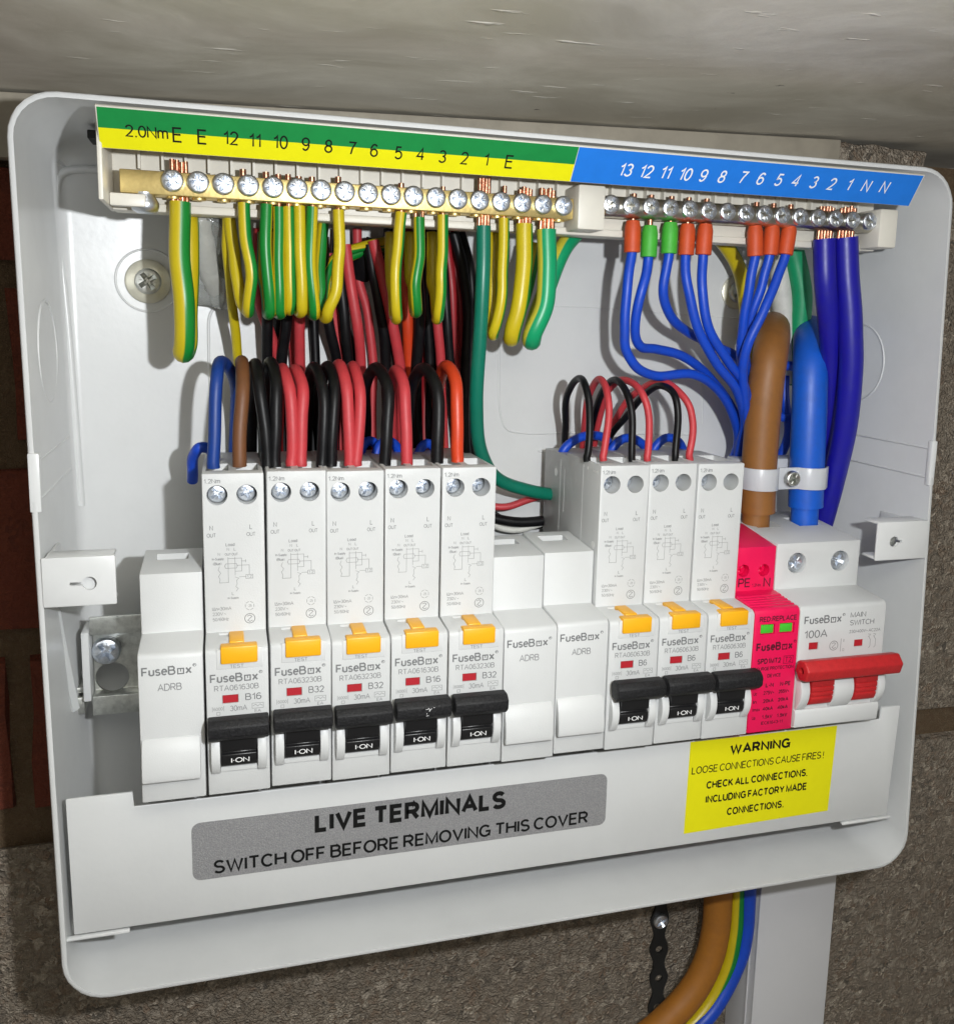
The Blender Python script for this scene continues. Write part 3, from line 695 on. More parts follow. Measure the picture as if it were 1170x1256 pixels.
    t.line([(9.1, 62.8), (10.1, 62.4), (9.5, 61.8), (9.6, 60.6), (9.2, 59.8), (9.9, 59.2), (9.3, 58.4)], lw, D)
    t.text('L', 8.0, 57.2, 0.7, 1.0, D).text('In-Supply', 6.8, 56.0, 3.2, 0.7, D, 0.012)
    t.text('I\u0394n=30mA', 2.2, 52.6, 5.6, 1.1, D).text('230V ~', 2.3, 51.0, 3.9, 1.05, D).text('50/60Hz', 2.3, 49.3, 4.6, 1.05, D)
    cc = (13.1, 53.6); hexp = [(cc[0]+1.45*math.cos(math.radians(60*i+30)), cc[1]+1.45*math.sin(math.radians(60*i+30))) for i in range(6)]
    for i in range(6):
        a, b_ = hexp[i], hexp[(i+1) % 6]; t.line([(a[0]*.8+b_[0]*.2, a[1]*.8+b_[1]*.2), (a[0]*.2+b_[0]*.8, a[1]*.2+b_[1]*.8)], 0.14, D)
    t.text('-25', 12.5, 53.2, 1.2, 0.8, D)
    cc = (13.1, 49.6); t.line([(cc[0]+1.5*math.cos(2*math.pi*i/20), cc[1]+1.5*math.sin(2*math.pi*i/20)) for i in range(20)], 0.18, D, True)
    t.line([(12.4, 50.3), (13.1, 50.6), (13.7, 50.2), (12.5, 49.0), (13.1, 48.6), (13.8, 48.9)], 0.18, D)
    P['diagram'] = t.build('wiring_diagram', 'print_fine', flat=True)
    return P
SCREW_D = -18.2
def rcbo(idx, label, model, rating, first=[None], holes=(0.0, 0.0)):
    X = 18.0*idx; jit = random.Random(idx*7+1)
    t = thing('circuit_breaker', label, 'breaker', (X+jit.uniform(-.06, .06)-(0.12 if idx == 1 else 0), jit.uniform(-.25, .25), jit.uniform(-.25, .25)), 'row of circuit breakers with test buttons')
    t.rotation_euler = (math.radians(jit.uniform(-.25, .25)), math.radians(jit.uniform(-.12, .12)), 0)
    if first[0] is None:
        P = rcbo_parts(); first[0] = P
        for o in P.values(): o.parent = t; o.location = Vector((0, 0, 0))
        P['ONprint'].parent = P['toggle']
    else:
        for k, o in first[0].items():
            if k == 'ONprint': continue
            c = o.copy(); COL.objects.link(c); c.parent = t
            if k == 'toggle':
                q = first[0]['ONprint'].copy(); COL.objects.link(q); q.parent = c
    for hx, dz in zip((4.4, 12.9), holes): screw(t, hx, SCREW_D+dz-1.5, 88.0, 2.75, 1.5, 'terminal_screw')
    s = MB(); logo(s, 1.3, 34.9, 14.2, 2.7)
    s.text(rating, 11.1, 28.9, None if len(rating) < 3 else 4.6, 2.1)
    s.build('brand_lettering', 'print_grey', t, flat=True)
    s = MB().text(model, 2.4, 32.3, 12.6, 1.75).text('30mA', 6.7, 25.9, 4.9, 1.7).text('TEST', 6.9, 39.2, 4.0, 1.1, 0.28)
    s.text('6000', 2.1, 26.4, 2.6, 1.0).line([(1.8, 26.2), (1.8, 27.6)], .12).line([(5.0, 26.2), (5.0, 27.6)], .12).line([(3.0, 25.9), (3.9, 25.9), (3.9, 25.0), (3.0, 25.0)], .12, closed=True)
    s.line([(13.0, 26.2), (13.0, 27.8), (16.2, 27.8), (16.2, 26.2)], .12, closed=True).line([(13.3, 27.0), (14, 27.4), (14.6, 26.8), (15.3, 27.4), (15.9, 26.9)], .14).text('EA', 13.7, 24.9, 1.8, 1.0)
    s.build('rating_lettering', 'print_fine', t, flat=True)
    return t
GB = 'row of circuit breakers with test buttons'
lab5 = ['grey circuit breaker marked B16 fed by the blue and brown wires',
        'grey circuit breaker marked B32 between a B16 and another B32',
        'grey circuit breaker marked B32 between a B32 and the second B16',
        'grey circuit breaker marked B16 with scuffed black handle between two B32 breakers',
        'grey circuit breaker marked B32 with an orange wire, beside the pair of blank modules']
mod5 = [('RTA061630B', 'B16'), ('RTA063230B', 'B32'), ('RTA063230B', 'B32'), ('RTA061630B', 'B16'), ('RTA063230B', 'B32')]
units = []
for i in range(5): units.append(rcbo(1+i, lab5[i], *mod5[i], holes=((2.5, 1.5), (2.0, 0.5), (1.5, 0.0), (0.8, -0.8), (0.2, -1.5))[i]))
lab3 = ['grey circuit breaker marked B6 whose left flank shows beside the blank modules', 'grey circuit breaker marked B6 between the two other B6 breakers',
        'grey circuit breaker marked B6 standing next to the magenta surge protector']
for i in range(3): units.append(rcbo(8+i, lab3[i], 'RTA060630B', 'B6', holes=((-1.0, -4.0), (-1.0, -4.0), (-1.0, -4.0))[i]))
# scuffs on one handle
s = MB(); rd = random.Random(11)
for i in range(9):
    a = 10.5+rd.uniform(-1.5, 1.5); z = 23.2+rd.uniform(-1.3, 1.3); l = rd.uniform(.3, 1.0); an = rd.uniform(0, 3)
    s.line([(a, z), (a+l*math.cos(an), min(24.4, max(21.8, z+l*math.sin(an)*.7)))], 0.13, 8.86)
s.build('scuff_marks', 'print_white', units[3], flat=True)

def blank(idx, label, first=[]):
    t = thing('blank_module', label, 'blank module', (18.0*idx-(0.55 if idx == 0 else 0), (0.2, -0.3)[idx % 2], (-.3, 0.2)[idx % 2]), 'blank filler modules')
    if not first:
        pr = NOSE+[(-15, 46.4), (-15, 64.6), (-38, 66.0), (-40, 66), (-44, 58), (-50, 46), (-53, 41), (-53, 4), (-60, 4), (-60, -18), (-18, -18), (-18, 0.2)]
        o = MB().prism(pr, 0.16, 17.84).build('case', 'blank_plastic', bevel=0.4)
        cut(o, MB().box(4, 13.5, -34.5, -28.5, 63.0, 70))
        o.parent = t; o.location = Vector((0, 0, 0))
        pr = [(-1, 19.8), (0.25, 19.6), (1.4, 18), (2.4, 15.5), (3.0, 12.5), (3.3, 9.5), (3.1, 7.6), (2.6, 7.2), (-1, 7.2)]
        c = MB().prism(pr, 0.55, 16.6).build('swell', 'blank_plastic', t, bevel=0.3)
        b_ = logo(MB(), 1.1, 38.6, 14.3, 2.7).build('brand_lettering', 'print_grey', t, flat=True)
        r_ = MB().text('ADRB', 5.3, 33.9, 6.6, 2.2).build('model_lettering', 'print_fine', t, flat=True)
        first += [o, c, b_, r_]
    else:
        for o in first:
            c = o.copy(); COL.objects.link(c); c.parent = t
    return t
blank(0, 'blank filler module at the bare rail end, left of the first breaker')
blank(6, 'blank filler module touching the B32 breaker with the orange wire')
blank(7, 'blank filler module touching the first B6 breaker')

# ---- surge protector
t = thing('surge_protector', 'magenta surge protection module with two green windows beside the main switch', 'surge protector', (198, 0, 0))
pr = NOSE+[(-3.5, 45.0), (-4, 45.5), (-5.5, 45.2), (-6, 45.7), (-7.5, 45.4), (-8, 45.9), (-9.5, 45.6), (-10, 46.1), (-11.5, 45.8), (-12, 46.3), (-17, 46.6), (-17, 62.8), (-40, 66), (-60, 66), (-60, 41), (-53, 41), (-53, 4), (-60, 4), (-60, -18), (-18, -18), (-18, 0.2)]
o = MB().prism(pr, 0.16, 17.84).build('case', 'magenta_plastic', bevel=0.2)
cut(o, MB().cyl((5.0, -21, 54.2), (0, 1, 0), 2.3, 8, 24).cyl((13.3, -21, 54.0), (0, 1, 0), 2.3, 8, 24).box(2.6, 8.2, -0.9, 3, 36.1, 39.7).box(10.1, 16.0, -0.9, 3, 36.1, 39.7))
o.parent = t; o.location = Vector((0, 0, 0))
for x in (5.0, 13.3): screw(t, x, -20.8, 54.1, 2.0, 1.2, 'terminal_screw', 'magenta_plastic')
for x in (2.9, 10.4): MB().box(x, x+4.9, -0.85, -0.2, 36.4, 39.4).build('green_window', 'green_flag', t, bevel=0.15)
s = MB().text('RED:REPLACE', 2.0, 40.6, 14.8, 1.9, bold=0.02)
logo(s, 1.4, 30.0, 15.2, 3.0, bold=0.03)
s.text('SPD1MT2', 2.2, 25.3, 9.4, 2.0, bold=0.03).text('T2', 13.2, 25.3, 2.6, 1.9).line([(12.7, 24.9), (12.7, 27.6), (16.4, 27.6), (16.4, 24.9)], 0.16, closed=True)
s.text('SURGE PROTECTION', 2.2, 22.9, 14.6, 1.3, bold=0.02).text('DEVICE', 6.6, 20.2, 5.4, 1.3, bold=0.02)
s.text('L-N', 6.2, 16.6, 3.2, 1.6, bold=0.03).text('N-PE', 12.0, 16.6, 4.2, 1.6, bold=0.03)
for zz, a, b_, c in ((13.9, 'Uc', '275V~', '255V~'), (10.9, 'In', '20kA', '20kA'), (8.0, 'Imax', '40kA', '40kA'), (5.0, 'Up', '1.5kV', '1.5kV')):
    s.text(a, 1.6, zz, 1.4 if len(a) < 3 else 3.0, 1.3, bold=0.01).text(b_, 5.6, zz, 4.2, 1.4, bold=0.03).text(c, 11.6, zz, 4.2, 1.4, bold=0.03)
s.text('IEC61643-11', 5.4, 2.8, 8.8, 1.2, bold=0.01)
s.build('rating_lettering', 'print_magenta', t, flat=True)
s = MB().text('PE', 3.0, 48.0, 5.0, 3.4, -16.94, 0.005).text('1.2Nm', 8.7, 48.0, 3.6, 1.2, -16.94).text('N', 13.4, 47.7, 2.9, 3.6, -16.94, 0.005)
s.build('terminal_lettering', 'print_magenta', t, flat=True)

# ---- main switch
t = thing('main_switch', 'double-width grey main switch with wide red handle, at the right end', 'main switch', (216, 0, 0))
pr = NOSE+[(-17, 46.4), (-17, 63.6), (-44, 66), (-60, 66), (-60, 41), (-53, 41), (-53, 4), (-60, 4), (-60, -18), (-18, -18), (-18, 0.2)]
o = MB().prism(pr, 0.16, 35.84).build('case', 'case_plastic', bevel=0.5)
c = MB()
for x in (8.9, 27.3): c.cyl((x, -26, 56.0), (0, 1, 0), 3.9, 14, 28).box(x-5.2, x+5.2, -48, -36, 63.2, 70)
for x in (4.4, 22.6): c.box(x, x+9.4, -6, 6, 8.6, 21)
c.box(4.5, 8.4, -0.7, 3, 29.0, 31.7); c.box(23.3, 26.9, -0.7, 3, 28.8, 31.4)
cut(o, c); o.parent = t; o.location = Vector((0, 0, 0))
for x in (8.9, 27.3): screw(t, x, -19.8, 56.0, 3.65, 1.7, 'terminal_screw')
for x, z in ((4.65, 29.15), (23.45, 28.95)): MB().box(x, x+3.5, -0.65, -0.15, z, z+2.4).build('status_flag', 'red_flag', t)
for x in (4.6, 22.8):
    tg = [(-5, 9.0), (1.2, 9.0), (2.6, 9.8), (3.4, 11.6), (3.5, 12.4), (3.0, 12.7), (3.6, 13.0), (3.7, 14.2), (3.2, 14.5), (3.8, 14.8), (3.8, 16.2), (3.3, 16.5), (3.9, 16.8), (4.0, 20.8), (-5, 20.8)]
    MB().prism(tg, x, x+9.0).build('toggle', 'red_plastic', t, bevel=0.15)
hexr = [(5.8+4.1*math.cos(math.radians(60*i+12)), 23.9+4.1*math.sin(math.radians(60*i+12))) for i in range(6)]
o = MB().prism(hexr, -1.8, 37.4).build('handle_bar', 'red_plastic', bevel=0.7, seg=3)
cut(o, MB().cyl((-3, 5.8, 23.9), (1, 0, 0), 1.3, 7, 16)); o.parent = t; o.location = Vector((0, 0, 0))
for a, b_ in ((0.4, 4.0), (14.0, 22.2), (32.3, 35.4)):
    g = MB(); arc_guard(a, b_, 7.4, 21.5, 4.6, g); g.build('guard', 'guard_plastic', t, bevel=0.35)
MB().prism([(-0.5, 0.6), (0.9, 0.7), (1.3, 6.0), (0.9, 7.2), (-0.5, 7.4)], 0.3, 35.2).build('ledge', 'guard_plastic', t, bevel=0.2)
s = MB(); logo(s, 1.9, 38.5, 16.0, 2.9); s.text('100A', 2.2, 33.3, 9.6, 2.9).text('MAIN', 20.8, 39.8, 6.5, 2.0).text('SWITCH', 20.8, 36.9, 10.2, 2.0)
s.build('brand_lettering', 'print_grey', t, flat=True)
s = MB().text('230/400V~ AC22A', 20.8, 34.0, 13.2, 1.2, bold=0.01)
s.line([(14.8+1.7*math.cos(2*math.pi*i/20), 29.9+1.7*math.sin(2*math.pi*i/20)) for i in range(20)], 0.22, closed=True)
s.line([(14.0, 30.6), (14.8, 31.0), (15.5, 30.5), (14.1, 29.3), (14.8, 28.8), (15.6, 29.2)], 0.2).line([(17.7, 27.6), (17.7, 32.2)], 0.2).text('I', 18.7, 30.9, 0.3, 1.2).text('O', 18.4, 27.5, 0.9, 1.1)
for x in (29.6, 31.8): s.line([(x, 28.0), (x+.5, 28.6), (x+.5, 31.0), (x-.5, 32.4)], 0.18).line([(x-.6, 33.2), (x+.4, 33.0), (x-.2, 32.2)], 0.15)
s.build('rating_lettering', 'print_fine', t, flat=True)

# ================================================================ BOTTOM COVER
CD = -12.0
cv = thing('terminal_cover', 'long white steel cover plate below the breakers carrying the grey and yellow labels', 'cover', (125, -12, -47))
outl = [(-22.8, -2.6), (-22.3, -46.8), (271.0, -47.0), (272.6, -1.8), (264.0, -1.7), (263.8, -6.6), (-3.8, -7.2), (-4.2, -2.6)]
pl = MB().plate(outl[::-1], CD-1.2, CD).build('plate', 'cover_enamel', bevel=0.35)
under(pl, cv)
under(MB().box(-22, 270.5, CD-14, CD-1.3, -46.9, -45.7).build('bottom_flange', 'cover_enamel', bevel=0.2), cv)
for a, b_ in ((-25.0, -6.5), (250.5, 272.5)):
    under(MB().box(a, b_, CD-1.0, CD+0.6, -48.4, -47.4).build('corner_lip', 'enamel', bevel=0.3), cv)
P_ = lambda px, py: (lambda q: (q[0], q[2]))(at(px, py, CD+0.2))
gl = MB().plate(rounded(12.3, 151.0, -34.3, -15.0, 2.6), CD+0.05, CD+0.2).build('grey_label', 'label_silver', cv, bevel=0); gl.location = -Vector(cv.location)
s = MB()
def fit(s, body, pl_, pr_, h, d, **k):
    (x0, z0), (x1, z1) = P_(*pl_), P_(*pr_)
    s.text(body, x0, (z0+z1)/2, x1-x0, h, d, **k)
fit(s, 'LIVE TERMINALS', (386, 1019.5), (620, 994), 6.6, CD+0.26, bold=0.034)
fit(s, 'SWITCH OFF BEFORE REMOVING THIS COVER', (262, 1071), (721, 1011), 4.6, CD+0.26, bold=0.014)
o = s.build('lettering', 'print_black', gl, flat=True)
wl = MB().plate([(182.9, -6.9), (182.4, -42.4), (243.4, -41.4), (244.4, -7.0)], CD+0.05, CD+0.2).build('yellow_label', 'warning_yellow', cv); wl.location = -Vector(cv.location)
s = MB()
fit(s, 'WARNING', (895, 925.5), (969, 917.5), 3.9, CD+0.26, bold=0.03)
fit(s, 'LOOSE CONNECTIONS CAUSE FIRES !', (848, 948.5), (1010, 932), 2.9, CD+0.26, bold=0.003, shear=0.05)
fit(s, 'CHECK ALL CONNECTIONS,', (866, 967), (990, 953), 3.0, CD+0.26, bold=0.026)
fit(s, 'INCLUDING FACTORY MADE', (865, 984.5), (989, 970), 3.0, CD+0.26, bold=0.026)
fit(s, 'CONNECTIONS.', (891, 999.5), (961, 991.5), 3.0, CD+0.26, bold=0.026)
s.build('lettering', 'print_black', wl, flat=True)

# ================================================================ TERMINAL BARS
cr = thing('terminal_carrier', 'cream plastic carrier holding both terminal bars with striped number labels on top', 'terminal carrier', (126, -45, 172))
def C_(mb, name, m_, par=cr, **k): o = mb.build(name, m_, **k); under(o, cr); return o
body = MB().box(-6.0, 262, -46, -39, 171.6, 192).box(-6.0, 262, -46, -36.8, 170.8, 173.2)
C_(body, 'back_plate', 'cream_plastic', bevel=0.4)
C_(MB().box(137.4, 147.0, -38.9, -25.5, 171.6, 186), 'middle_block', 'cream_plastic', bevel=0.7)
C_(MB().box(254.8, 262.6, -38.9, -25.5, 171.2, 185), 'end_block', 'cream_plastic', bevel=0.8)
C_(MB().plate([(-7.2, 171.0), (-5.8, 171.0), (-5.8, 194), (-7.2, 194)], -45, -14).box(-5.7, 4, -30, -26.6, 171, 174.6), 'end_cheek', 'cream_plastic', bevel=0.4)
fins = MB()
for i in range(40):
    fx = 1.5+6.6*i
    if 137 < fx < 147 or fx > 256: continue
    o = MB().box(fx, fx+0.7, -38.9, -28-8, 183, 191).build('fin', 'cream_plastic'); under(o, cr)
# tilted label strip
def lp(x, t_, off=0.0): return (x, -15+6*t_+off*0.84, 185+9.4*t_-off*0.54)
def strip(name, material, xa0, xa1, xb0, xb1, t0, t1, th, off):
    "xa: lower edge from/to, xb: upper edge"
    vs_ = [lp(xa0, t0, off-th), lp(xa1, t0, off-th), lp(xb1, t1, off-th), lp(xb0, t1, off-th), lp(xa0, t0, off), lp(xa1, t0, off), lp(xb1, t1, off), lp(xb0, t1, off)]
    return MB().add(vs_, [(0, 1, 2, 3), (4, 7, 6, 5), (0, 4, 5, 1), (1, 5, 6, 2), (2, 6, 7, 3), (3, 7, 4, 0)])
ls = C_(strip('x', '', -6.6, 258.4, -6.6, 258.6, -0.02, 1.03, 1.2, 0), 'label_strip', 'cream_plastic', bevel=0.2)
C_(MB().box(-6, 258, -39, -13.5, 192.6, 193.6), 'top_web', 'cream_plastic')
XB = 130.4
ge = strip('x', '', -6.3, XB, -6.2, XB+0.2, 0.5, 1.0, 0.12, 0.16).build('green_band', 'label_green')
ye = strip('x', '', -6.3, XB-0.2, -6.3, XB, 0.0, 0.5, 0.12, 0.16).build('yellow_band', 'label_yellow')
bl_ = strip('x', '', XB+0.1, 257.8, XB+0.4, 258.0, 0.0, 1.0, 0.12, 0.17).build('blue_band', 'label_blue')
for o in (ge, ye, bl_): o.parent = ls; o.location = -Vector(cr.location)-Vector(ls.location)
def lab(s, body, px, py, hpx=None, h=4.2, shear=0.0, w=None, bold=0.0):
    x, d, z = at(px, py, -12.0)
    g, fs, asp = text_geometry(body, bold, shear); w = w or h*asp*0.9
    tc_ = (z-185)/9.4; hh = h/11.1
    s.text(body, x-w/2, 0, w, h, plane=lambda a, c, ly: lp(a, tc_-hh/2+c/11.1, 0.24+0.004*ly), bold=bold, shear=shear)
s = MB()
lab(s, '2.0Nm', 180, 161, h=3.4, w=11.0)
for b_, px, py in (('E', 217.5, 164.5), ('E', 248, 167), ('12', 283, 168.5), ('11', 313, 171.5), ('10', 344, 173.5), ('9', 375, 176), ('8', 403, 178.5), ('7', 432, 181), ('6', 459, 183.5), ('5', 489, 186.5), ('4', 516, 188), ('3', 543, 191), ('2', 570, 193), ('1', 597, 195), ('E', 625, 197.5)):
    lab(s, b_, px, py, h=4.3 if b_ == 'E' else 4.0)
o = s.build('lettering', 'print_black', ye, flat=True)
s = MB()
for b_, px, py in (('13', 768, 207.5), ('12', 793, 209.5), ('11', 817, 211), ('10', 841, 213), ('9', 863, 214.5), ('8', 886, 216), ('7', 911, 217), ('6', 933, 218.5), ('5', 955, 220), ('4', 976, 221), ('3', 998, 223), ('2', 1020, 225), ('1', 1041, 226), ('N', 1062, 227.5), ('N', 1084, 229)):
    lab(s, b_, px, py, h=4.3, shear=0.16)
s.build('lettering', 'print_white', bl_, flat=True)

eb = thing('earth_bar', 'square brass earth bar with a row of eighteen screws under the green and yellow label', 'terminal bar', (66, -36, 176))
o = MB().box(-3.0, 136.8, -36, -28.4, 174.9, 181.6).build('bar', 'brass', bevel=0.3)
c = MB()
under(o, eb)
ES = [11.5+i*(133-11.5)/17 for i in range(18)]
for x in ES:
    q = screw(eb, x, -28.4, 179.0, 3.2, 1.7, 'terminal_screw'); q.location -= Vector(eb.location)
for x in [e for e in ES]:
    o = MB().cyl((x, -32.2, 174.3), (0, 0, 1), 2.0, 0.7, 16).build('port_collar', 'brass'); under(o, eb)
o = MB().lathe((3.5, -31, 171.6), (0, 0, 1), [(0.1, -2.2), (2.2, -2.0), (3.6, -1.2), (4.0, 0), (4.0, 1.0), (3.0, 2.8), (3, 3.9)], 24).build('end_bolt', 'steel', sharp=50); under(o, eb)
nb = thing('neutral_bar', 'rounded nickel neutral bar with fifteen screws under the blue label', 'terminal bar', (200, -33, 177))
pr = [(-32.2+3.9*math.cos(2*math.pi*i/18), 180.2+3.6*math.sin(2*math.pi*i/18)) for i in range(18)]
o = MB().prism(pr, 147.4, 255.0).build('bar', 'nickel_bar', bevel=0.3, sharp=30); under(o, nb)
o = MB().lathe((147.3, -32.2, 180.2), (-1, 0, 0), [(4.2, -1.2), (4.3, 0), (3.6, 0.9), (2.4, 1.2), (0.1, 1.2)], 20).build('end_cap', 'brass'); under(o, nb)
NS = [150.2+i*(252.4-150.2)/14 for i in range(15)]
for x in NS:
    q = screw(nb, x, -29.2, 180.6, 3.15, 1.7, 'terminal_screw'); q.location -= Vector(nb.location)

# ================================================================ WIRES
def hash_of(t_): return sum((i+1)*ord(c) for i, c in enumerate(t_))
def wire(label, pts, rad, material, name='wire', phase=0.0, conductor=None, ferrule=None, group=None, cat='wire', twist=0.0, sub=7, taper=None, n=12):
    P = [at(*p) if not isinstance(p, Vector) else tuple(p) for p in pts]
    sm = smooth_path(P, sub)
    jr = random.Random(hash_of(label)); ph = [jr.uniform(0, 6.28) for _ in range(4)]; am = jr.uniform(.10, .26)*min(1.0, 1.9/rad)
    sm = [(p[0]+am*math.sin(i*0.33+ph[0])*min(1, i/8, (len(sm)-1-i)/8)+am*.5*math.sin(i*0.71+ph[1])*min(1, i/8, (len(sm)-1-i)/8), p[1]+am*math.sin(i*0.29+ph[2])*min(1, i/8, (len(sm)-1-i)/8), p[2]) for i, p in enumerate(sm)]
    rr = rad if not taper else [rad*taper(i/(len(sm)-1)) for i in range(len(sm))]
    o0 = P[0]
    if not (conductor or ferrule):
        return tag(MB().tube(sm, rr, n, phase, twist=twist).build(name, material, sharp=60, origin=o0), label, cat, group)
    t = thing(name, label, cat, o0, group)
    under(MB().tube(sm, rr, n, phase, twist=twist).build('insulation', material, sharp=60, origin=o0), t)
    if conductor:
        k, cr_, ztop = conductor       # strands, radius of each, top height
        x, d, z = o0; s = MB()
        spread = 0.0 if k == 1 else max(0.5, rad*0.62)
        for i in range(k):
            xx = x+(0 if k == 1 else -spread+2*spread*i/(k-1))
            s.tube([(xx, d+0.3*((i % 2)*2-1 if k > 1 else 0), z-0.8), (xx, d, z+2), (xx+0.1*(i % 3-1), d+0.4, ztop-random.uniform(0, 1.2))], cr_, 8)
        under(s.build('copper_core', 'copper', sharp=60, origin=o0), t)
    if ferrule:
        fm, fr = ferrule; x, d, z = o0; x2, d2, z2 = P[1]
        ax = (Vector((x2, d2, z2))-Vector(o0)).normalized()
        under(MB().lathe((x, d, z), tuple(ax), [(0.6, -1.5), (fr*0.80, -1.2), (fr*0.98, 1.0), (fr, 4), (fr, 9.2), (fr*0.9, 9.4), (rad, 9.4)], 18).build('ferrule', fm, sharp=50, origin=o0), t)
        under(MB().cyl((x, d, z-0.5), (0, 0, 1), 1.0, 185.6-z, 10).build('copper_core', 'copper', sharp=50, origin=o0), t)
    return t
ED = -32.2
def loop(label, utop, vtop, mids, bot, rad, material, phase, strands, back, group=None, twist=0.0):
    "earth wire hanging from the bar in a loop: front leg down, turn, back leg up behind"
    vtop -= 3.5
    pts = [(utop, vtop, ED)]+[(a, b_, ED+c) for a, b_, c in mids]
    ub, vb = bot
    pts += [(ub, vb-8, ED-1.5), (ub-1, vb-1, ED-5)]+back
    return wire(label, pts, rad, material, 'earth_wire', phase, conductor=strands, group=group, twist=twist)
def ret(ub, vb, du=-8, top=285):  # usual way back up behind the front leg
    return [(ub+du*0.3, vb-4, ED-9.5), (ub+du*0.6, vb-30, ED-13), (ub+du, 340, ED-16), (ub+du, top, ED-18)]
GE = 'green and yellow earth wires looped under the brass bar'
loop('thick green and yellow earth cable looped low from the first earth terminal marked E', 221, 251, [(221, 320, .5), (226, 380, .8)], (226, 434), 3.1, 'earth_stripe', 0.85, (4, .75, 185.8), [(229, 425, ED-9), (231, 380, ED-13), (232, 300, ED-16), (231, 262, ED-18)], GE)
loop('thin earth wire below number 11 whose loop swings back to the left', 299, 252, [(301, 290, .5), (308, 340, .8)], (305, 384), 1.85, 'earth_stripe', 0.83, (1, 1.0, 184.6), [(297, 372, ED-8), (291, 340, ED-10), (285, 300, ED-12), (281, 262, ED-13)], GE)
loop('thin mostly green earth wire, left of the pair below number 10', 327, 254, [(326, 300, .5)], (331, 386), 1.85, 'earth_even', 0.1, (1, 1.0, 184.6), ret(331, 386), GE)
loop('thin green and yellow earth wire, right of the pair below number 10', 342, 257, [(342, 320, .2)], (344, 386), 1.78, 'earth_stripe', 0.0, (1, .9, 184), ret(344, 386), GE)
loop('thin earth wire, left of the pair below number 9', 354, 257, [(355, 320, .2)], (356, 381), 1.78, 'earth_stripe', 0.82, (1, .9, 184), ret(356, 381), GE)
loop('thin all-yellow looking earth wire, right of the pair below number 9', 367, 256, [(369, 320, .6)], (370, 384), 1.85, 'earth_stripe', 0.5, (1, 1.0, 184.2), ret(370, 384), GE)
loop('thin earth wire with green left edge below number 8', 383, 257, [(381, 320, .3)], (386, 387), 1.82, 'earth_stripe', 0.1, (1, 1.0, 184.2), ret(386, 387), GE)
loop('thin yellow earth wire below number 7 whose loop sweeps left', 415, 261, [(416, 310, .5), (413, 355, .6)], (401, 391), 1.85, 'earth_stripe', 0.5, (1, 1.0, 184.2), [(394, 378, ED-8), (392, 350, ED-10), (394, 310, ED-12), (397, 270, ED-14)], GE)
loop('thin yellow earth wire below number 5', 492, 264, [(488, 300, .5), (485, 340, .7)], (487, 392), 1.85, 'earth_stripe', 0.78, (1, 1.0, 184), ret(487, 392), GE)
loop('thin earth wire with a green middle stripe below number 4', 514, 270, [(514, 310, .5), (510, 350, .7)], (511, 384), 1.85, 'earth_stripe', 0.98, (2, .6, 182), ret(511, 384), GE)
loop('thin earth wire with a green right edge below number 3', 543, 267, [(543, 310, .5), (541, 345, .7)], (538, 392), 1.85, 'earth_stripe', 0.84, (1, .8, 184), ret(538, 392), GE)
loop('thin yellow earth wire squeezed between the teal cable and the thick yellow one', 618, 271, [(617, 330, .4), (614, 375, .6)], (606, 412), 1.85, 'earth_stripe', 0.78, (1, .8, 185), [(602, 395, ED-8), (604, 350, ED-10), (606, 300, ED-12), (606, 270, ED-14)], GE)
loop('thick yellow earth cable with black pen marks beside the mint green one', 643, 278, [(642, 330, .6), (636, 380, .6)], (628, 416), 2.85, 'earth_stripe', 0.76, (4, .8, 185), [(630, 400, ED-11), (645, 350, ED-15), (655, 300, ED-18)], GE)
loop('thick half yellow half mint green earth cable at the end of the brass bar', 670, 285, [(671, 330, .6), (667, 375, .4)], (653, 419), 3.3, 'earth_mint', 0.84, (4, .9, 185), [(655, 400, ED-11), (672, 350, ED-16), (690, 305, ED-19), (705, 286, ED-22)], GE)
wire('long teal green earth cable running from the bar down behind the blank modules', [(593, 277, ED), (592, 340, ED+.5), (588, 430, ED-3), (584, 500, ED-8), (590, 555, ED-16), (612, 588, ED-24), (650, 602, -60), (690, 608, -64)], 2.45, 'earth_teal', 'earth_wire', 0.06, conductor=(4, .75, 187.5), group=GE, twist=-0.06)
# pen marks on two cables
# wires at the back
wire('thin yellow and green wire slanting down to the brown wire behind the first breaker', [(279, 268, -46), (279, 310, -48), (284, 370, -54), (291, 425, -62), (295, 470, -70), (296, 560, -75)], 1.6, 'earth_stripe', 'earth_wire', 0.6)
wire('green and yellow wire curving sideways behind the earth loops near number 6', [(399, 372, -60), (401, 335, -62), (415, 314, -64), (445, 302, -66), (480, 294, -70)], 1.7, 'earth_stripe', 'earth_wire', 0.9, twist=0.5)
wire('green and yellow wire bending down behind the earth loops below number 7', [(402, 380, -66), (406, 345, -67), (425, 318, -68), (455, 306, -70), (490, 300, -74)], 1.7, 'earth_stripe', 'earth_wire', 0.8, twist=0.5)
wire('thick yellow and green cable curving behind the blue neutral wires by the washer', [(876, 285, -60), (893, 305, -62), (908, 332, -64), (914, 372, -66), (918, 420, -68), (920, 480, -70)], 2.9, 'earth_stripe', 'earth_wire', 0.75)
wire('flat mint green cable end behind the fourth neutral wire', [(968, 290, -64), (976, 320, -64), (983, 360, -64), (980, 410, -66), (972, 470, -70)], 4.2, 'pvc_mint' if 'pvc_mint' in MATS else 'earth_teal', 'earth_wire', 0.5)
wire('white cable sheath behind the brown tail', [(955, 300, -69), (958, 340, -69), (962, 400, -69), (958, 470, -70)], 4.4, 'pvc_white', 'cable_sheath', cat='cable')
